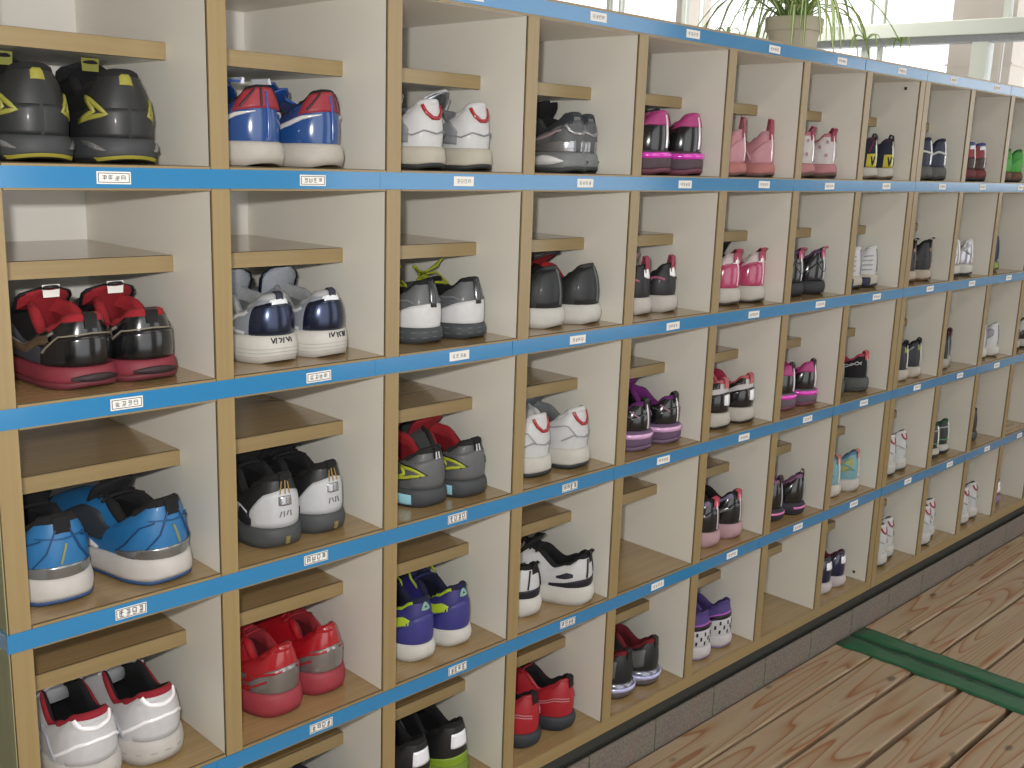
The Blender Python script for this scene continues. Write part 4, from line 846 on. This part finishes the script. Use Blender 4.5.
pair(4, 4, 'black shoe with dark red collar and silvery blue sole stripe',
  dict(form=dict(L=.215, hw=.034, bw=.043, ch=.082, cs=.066, cf=.088, sh=.028, sm=.023, open_w=.72), up=leather((32, 34, 36)), mid=metallic((150, 152, 168)), lin=cloth((120, 20, 32)), col=cloth((128, 22, 34)), pad=.005, tongue=dict(mat=cloth((128, 22, 36)), z=.112, w=.052), tab=dict(mat=blk, w=.012, h=.004),
   bands=[('side_panel', [(.08, .2, .7), (.16, .1, .8), (.22, .3, .6)], leather((104, 106, 104))), ('toe_guard', [(.25, .0, .5), (.4, .0, .45)], leather((128, 22, 36)))], lines=[('reflector', [(-.14, .6), (0, .6), (.14, .6)], .006, shine((190, 192, 236)), {'mid': True, 'sole': True})]),
  (.080, .026, 0), (.160, .026, 8), 1.04)
chk = []
for i in range(15):
    for j in range(3):
        if (i+j) % 2 == 0:
            u = -.168+i*.024; chk.append(('check_square', [(u-.008, .08+j*.12, .18+j*.12), (u+.008, .08+j*.12, .18+j*.12)], blk, {'mid': True, 'off': .002}))
pair(4, 5, 'violet sneaker with black and white checkered heel',
  dict(form=dict(L=.215, hw=.034, bw=.042, ch=.094, cs=.072, cf=.090, sh=.026, sm=.024), up=cloth((92, 72, 148)), mid=rubber((218, 212, 214)), out=rubber((150, 130, 180)), outh=.14, lin=cloth((84, 64, 142)), tongue=dict(mat=cloth((90, 70, 150)), z=.114, w=.050),
   bands=[('heel_counter', [(-.2, .0, .42), (0, .0, .48), (.2, .0, .42)], leather((220, 218, 222)), {'mid': True}), ('heel_band', [(-.2, .46, .54), (0, .50, .60), (.2, .46, .54)], blkP, {'mid': True, 'off': .002})] + chk,
   lines=[('side_piping', [(0, .64), (.12, .60), (.2, .6)], .002, shine((190, 90, 200)))]),
  (.076, .022, 0), (.158, .026, 6))
pair(4, 7, 'navy shoe with raspberry lining and brilliant white heel patch',
  dict(form=dict(L=.205, hw=.031, bw=.039, ch=.082, cs=.064, cf=.090, sh=.026, sm=.023), up=patent((30, 34, 76)), mid=rubber((212, 200, 200)), lin=cloth((128, 32, 66)), col=leather((40, 34, 60)), tongue=dict(mat=cloth((136, 36, 70)), z=.118, w=.046),
   bands=[('reflector', [(-.045, .50, .78), (.045, .50, .78)], shine((244, 246, 255)), {'mid': True, 'off': .002})]),
  (.084, .026, 0), (.150, .026, 4))
pair(4, 8, 'white school sneaker with thin red heel arc', ws, (.084, .022, 0), (.148, .036, 0), 1.12)
pair(4, 9, 'white school sneaker with thin red heel arc', ws, (.076, .016, 0), (.142, .034, 0), 1.12)
pair(4, 10, 'white school sneaker with thin red heel arc', ws, (.084, .018, 2), (.156, .024, 2), 1.12)
pair(4, 11, 'mostly hidden shoe showing a brilliant heel reflector',
  dict(form=dict(L=.19, hw=.030, bw=.038, ch=.072, cs=.056, cf=.070, sh=.024, sm=.021), up=leather((120, 90, 150)), mid=rubber((150, 120, 170)), lin=cloth((120, 90, 150)), bands=[('reflector', [(-.07, .2, .8), (.07, .2, .8)], shine((246, 246, 255)), {'mid': True, 'off': .002})]),
  (.112, .034, 0), None)
# ------------------------------------------------------------------ green tape across the walkway
def tape_run(name, x0, x1, y0, y1, label, seed, jag):
    r_ = random.Random(seed); V, F = [], []
    n = 46; cols = [x0 + (x1-x0)*k/4 for k in range(5)]
    gaps = ys
    for i in range(n+1):
        y = lerp(y0, y1, i/n)
        dip = 0
        for gk, g in enumerate(gaps):
            d = abs(y-g)
            if d < .012: dip = max(dip, (1-d/.012)*.0009)
        a = r_.uniform(-jag, jag); b = r_.uniform(-jag, jag)
        for k, x in enumerate(cols):
            xx = x + (a if k == 0 else b if k == 4 else 0)
            ed = .0*(max(0, 1-abs(xx-1.8605)/.006))
            V.append((xx, y, 0.0016 - dip - ed + r_.uniform(0, .0006)))
    for i in range(n):
        for k in range(4):
            a = i*5+k; F.append((a, a+5, a+6, a+1))
    o = link_mesh(name, V, F, GREENT, None, True)
    md = o.modifiers.new('thickness', 'SOLIDIFY'); md.thickness = .0006
    tag(o, label, 'tape'); return o
tape_run('floor_tape', 1.868, 1.926, -.004, -1.3, 'green tape strip across the plank floor, on the far side of the deck joint', 5, .003)
tape_run('floor_tape', 1.790, 1.853, -.004, -1.3, 'green tape strip across the plank floor, on the near side of the deck joint', 9, .005)
jt = boxes('floor_tape', [(1.853, 1.868, -1.3, -.004, -.0010, .0006)], M((22, 62, 44), .6, 0, 0, .1, .2, 40, 'shaded green tape'))  # joint tape, its shade put into a darker copy of the green
tag(jt, 'shaded green tape sunk into the joint between the two green strips', 'tape')

# ------------------------------------------------------------------ potted spider plant on the rack
POTM = M((196, 186, 168), .7, 0, 0, .06, .3, 60, 'beige plastic pot')
def leafm(c): return M(c, .45, 0, 0, .12, .1, 40, 'leaf')
LEAFG = [leafm((136, 168, 84)), leafm((160, 188, 104)), leafm((112, 148, 72))]
PALE = leafm((226, 232, 180))
pl = empty('potted_spider_plant', (1.722, .20, FZ+TB/2+.0006), .3, 'spider plant with long arching striped leaves in a beige pot on the shoe rack', 'plant'); pl.scale = (.93, .93, .93)
def lathe(name, prof, mat, par, n=28, sq=0):
    rings = []
    for r, z in prof:
        ring = []
        for k in range(n):
            t = 2*PI*k/n; c, s = math.cos(t), math.sin(t)
            q = (abs(c)**6 + abs(s)**6)**(-1/6)  if sq else 1
            q = 1 + (q-1)*sq
            ring.append(Vector((r*c*q, r*s*q, z)))
        rings.append(ring)
    return ringmesh(name, rings, mat, par, capb=True)
lathe('pot', [(.043, 0), (.046, .004), (.056, .068), (.0565, .070)], POTM, pl, sq=.45)
lathe('pot_rim', [(.056, .069), (.0615, .069), (.0625, .071), (.064, .097), (.063, .099), (.060, .099), (.058, .085)], POTM, pl, sq=.45)
lathe('soil', [(.0, .080), (.057, .082)], M((74, 58, 44), .9), pl, sq=.45)
rl = random.Random(21)
def clampz(p):
    ca, sa = math.cos(.3), math.sin(.3); wy = .20 + p.x*sa + p.y*ca
    if wy > -.016 and p.z < .006: p = Vector((p.x, p.y, .006+.004*(wy*37 % 1)))
    return p
def leaf(base, az, length, rise, droop, w, mat, stripe=True):
    n = 10; V, F, MI = [], [], []
    d = Vector((math.cos(az), math.sin(az), 0)); sd = Vector((-d.y, d.x, 0))
    for i in range(n+1):
        t = i/n
        p = base + d*(length*math.sin(t*1.45)/1.0) + Vector((0, 0, rise*math.sin(min(1, t*1.25)*PI*.62) - droop*t**2.4))
        ww = w*(.55+.9*t if t < .3 else .82)*(1-t**3)+.0004
        for q in (-1, -.35, .35, 1): V.append(clampz(p + sd*ww*q/2 + Vector((0, 0, .0016*abs(q)))))
    for i in range(n):
        for k in range(3):
            F.append((i*4+k, i*4+4+k, i*4+5+k, i*4+k+1)); MI.append(1 if (k == 1 and stripe) else 0)
    o = link_mesh('leaf', V, F, [mat, PALE], pl, True, MI)
    md = o.modifiers.new('thickness', 'SOLIDIFY'); md.thickness = .0006
for k in range(46):
    az = rl.uniform(0, 2*PI); b = Vector((rl.uniform(-.02, .02), rl.uniform(-.02, .02), .084))
    leaf(b, az, rl.uniform(.07, .18), rl.uniform(.06, .15), rl.uniform(.03, .20), rl.uniform(.010, .016), rl.choice(LEAFG))
for k in range(7):   # long outer leaves that hang past the rim
    az = (math.radians(-45) if k % 2 else math.radians(150)) + rl.uniform(-.5, .5) - .3
    leaf(Vector((rl.uniform(-.02, .02), rl.uniform(-.02, .02), .086)), az, rl.uniform(.16, .25), rl.uniform(.06, .11), rl.uniform(.18, .235), rl.uniform(.009, .014), rl.choice(LEAFG))
for k, (az, ln) in enumerate(((-.9, .24), (-1.2, .16), (2.6, .25), (2.9, .20), (2.3, .22))):   # runners with plantlets
    az -= .3; d = Vector((math.cos(az), math.sin(az), 0))
    pts = [clampz(Vector((0, 0, .09)) + d*(ln*t) + Vector((0, 0, .10*math.sin(t*PI*.8) - .10*t*t))) for t in [i/10 for i in range(11)]]
    tube('runner', pts, .0014, LEAFG[1], pl, 5)
    for q in range(5):
        leaf(pts[-1], rl.uniform(0, 2*PI), .035, .02, .035, .006, rl.choice(LEAFG), False)
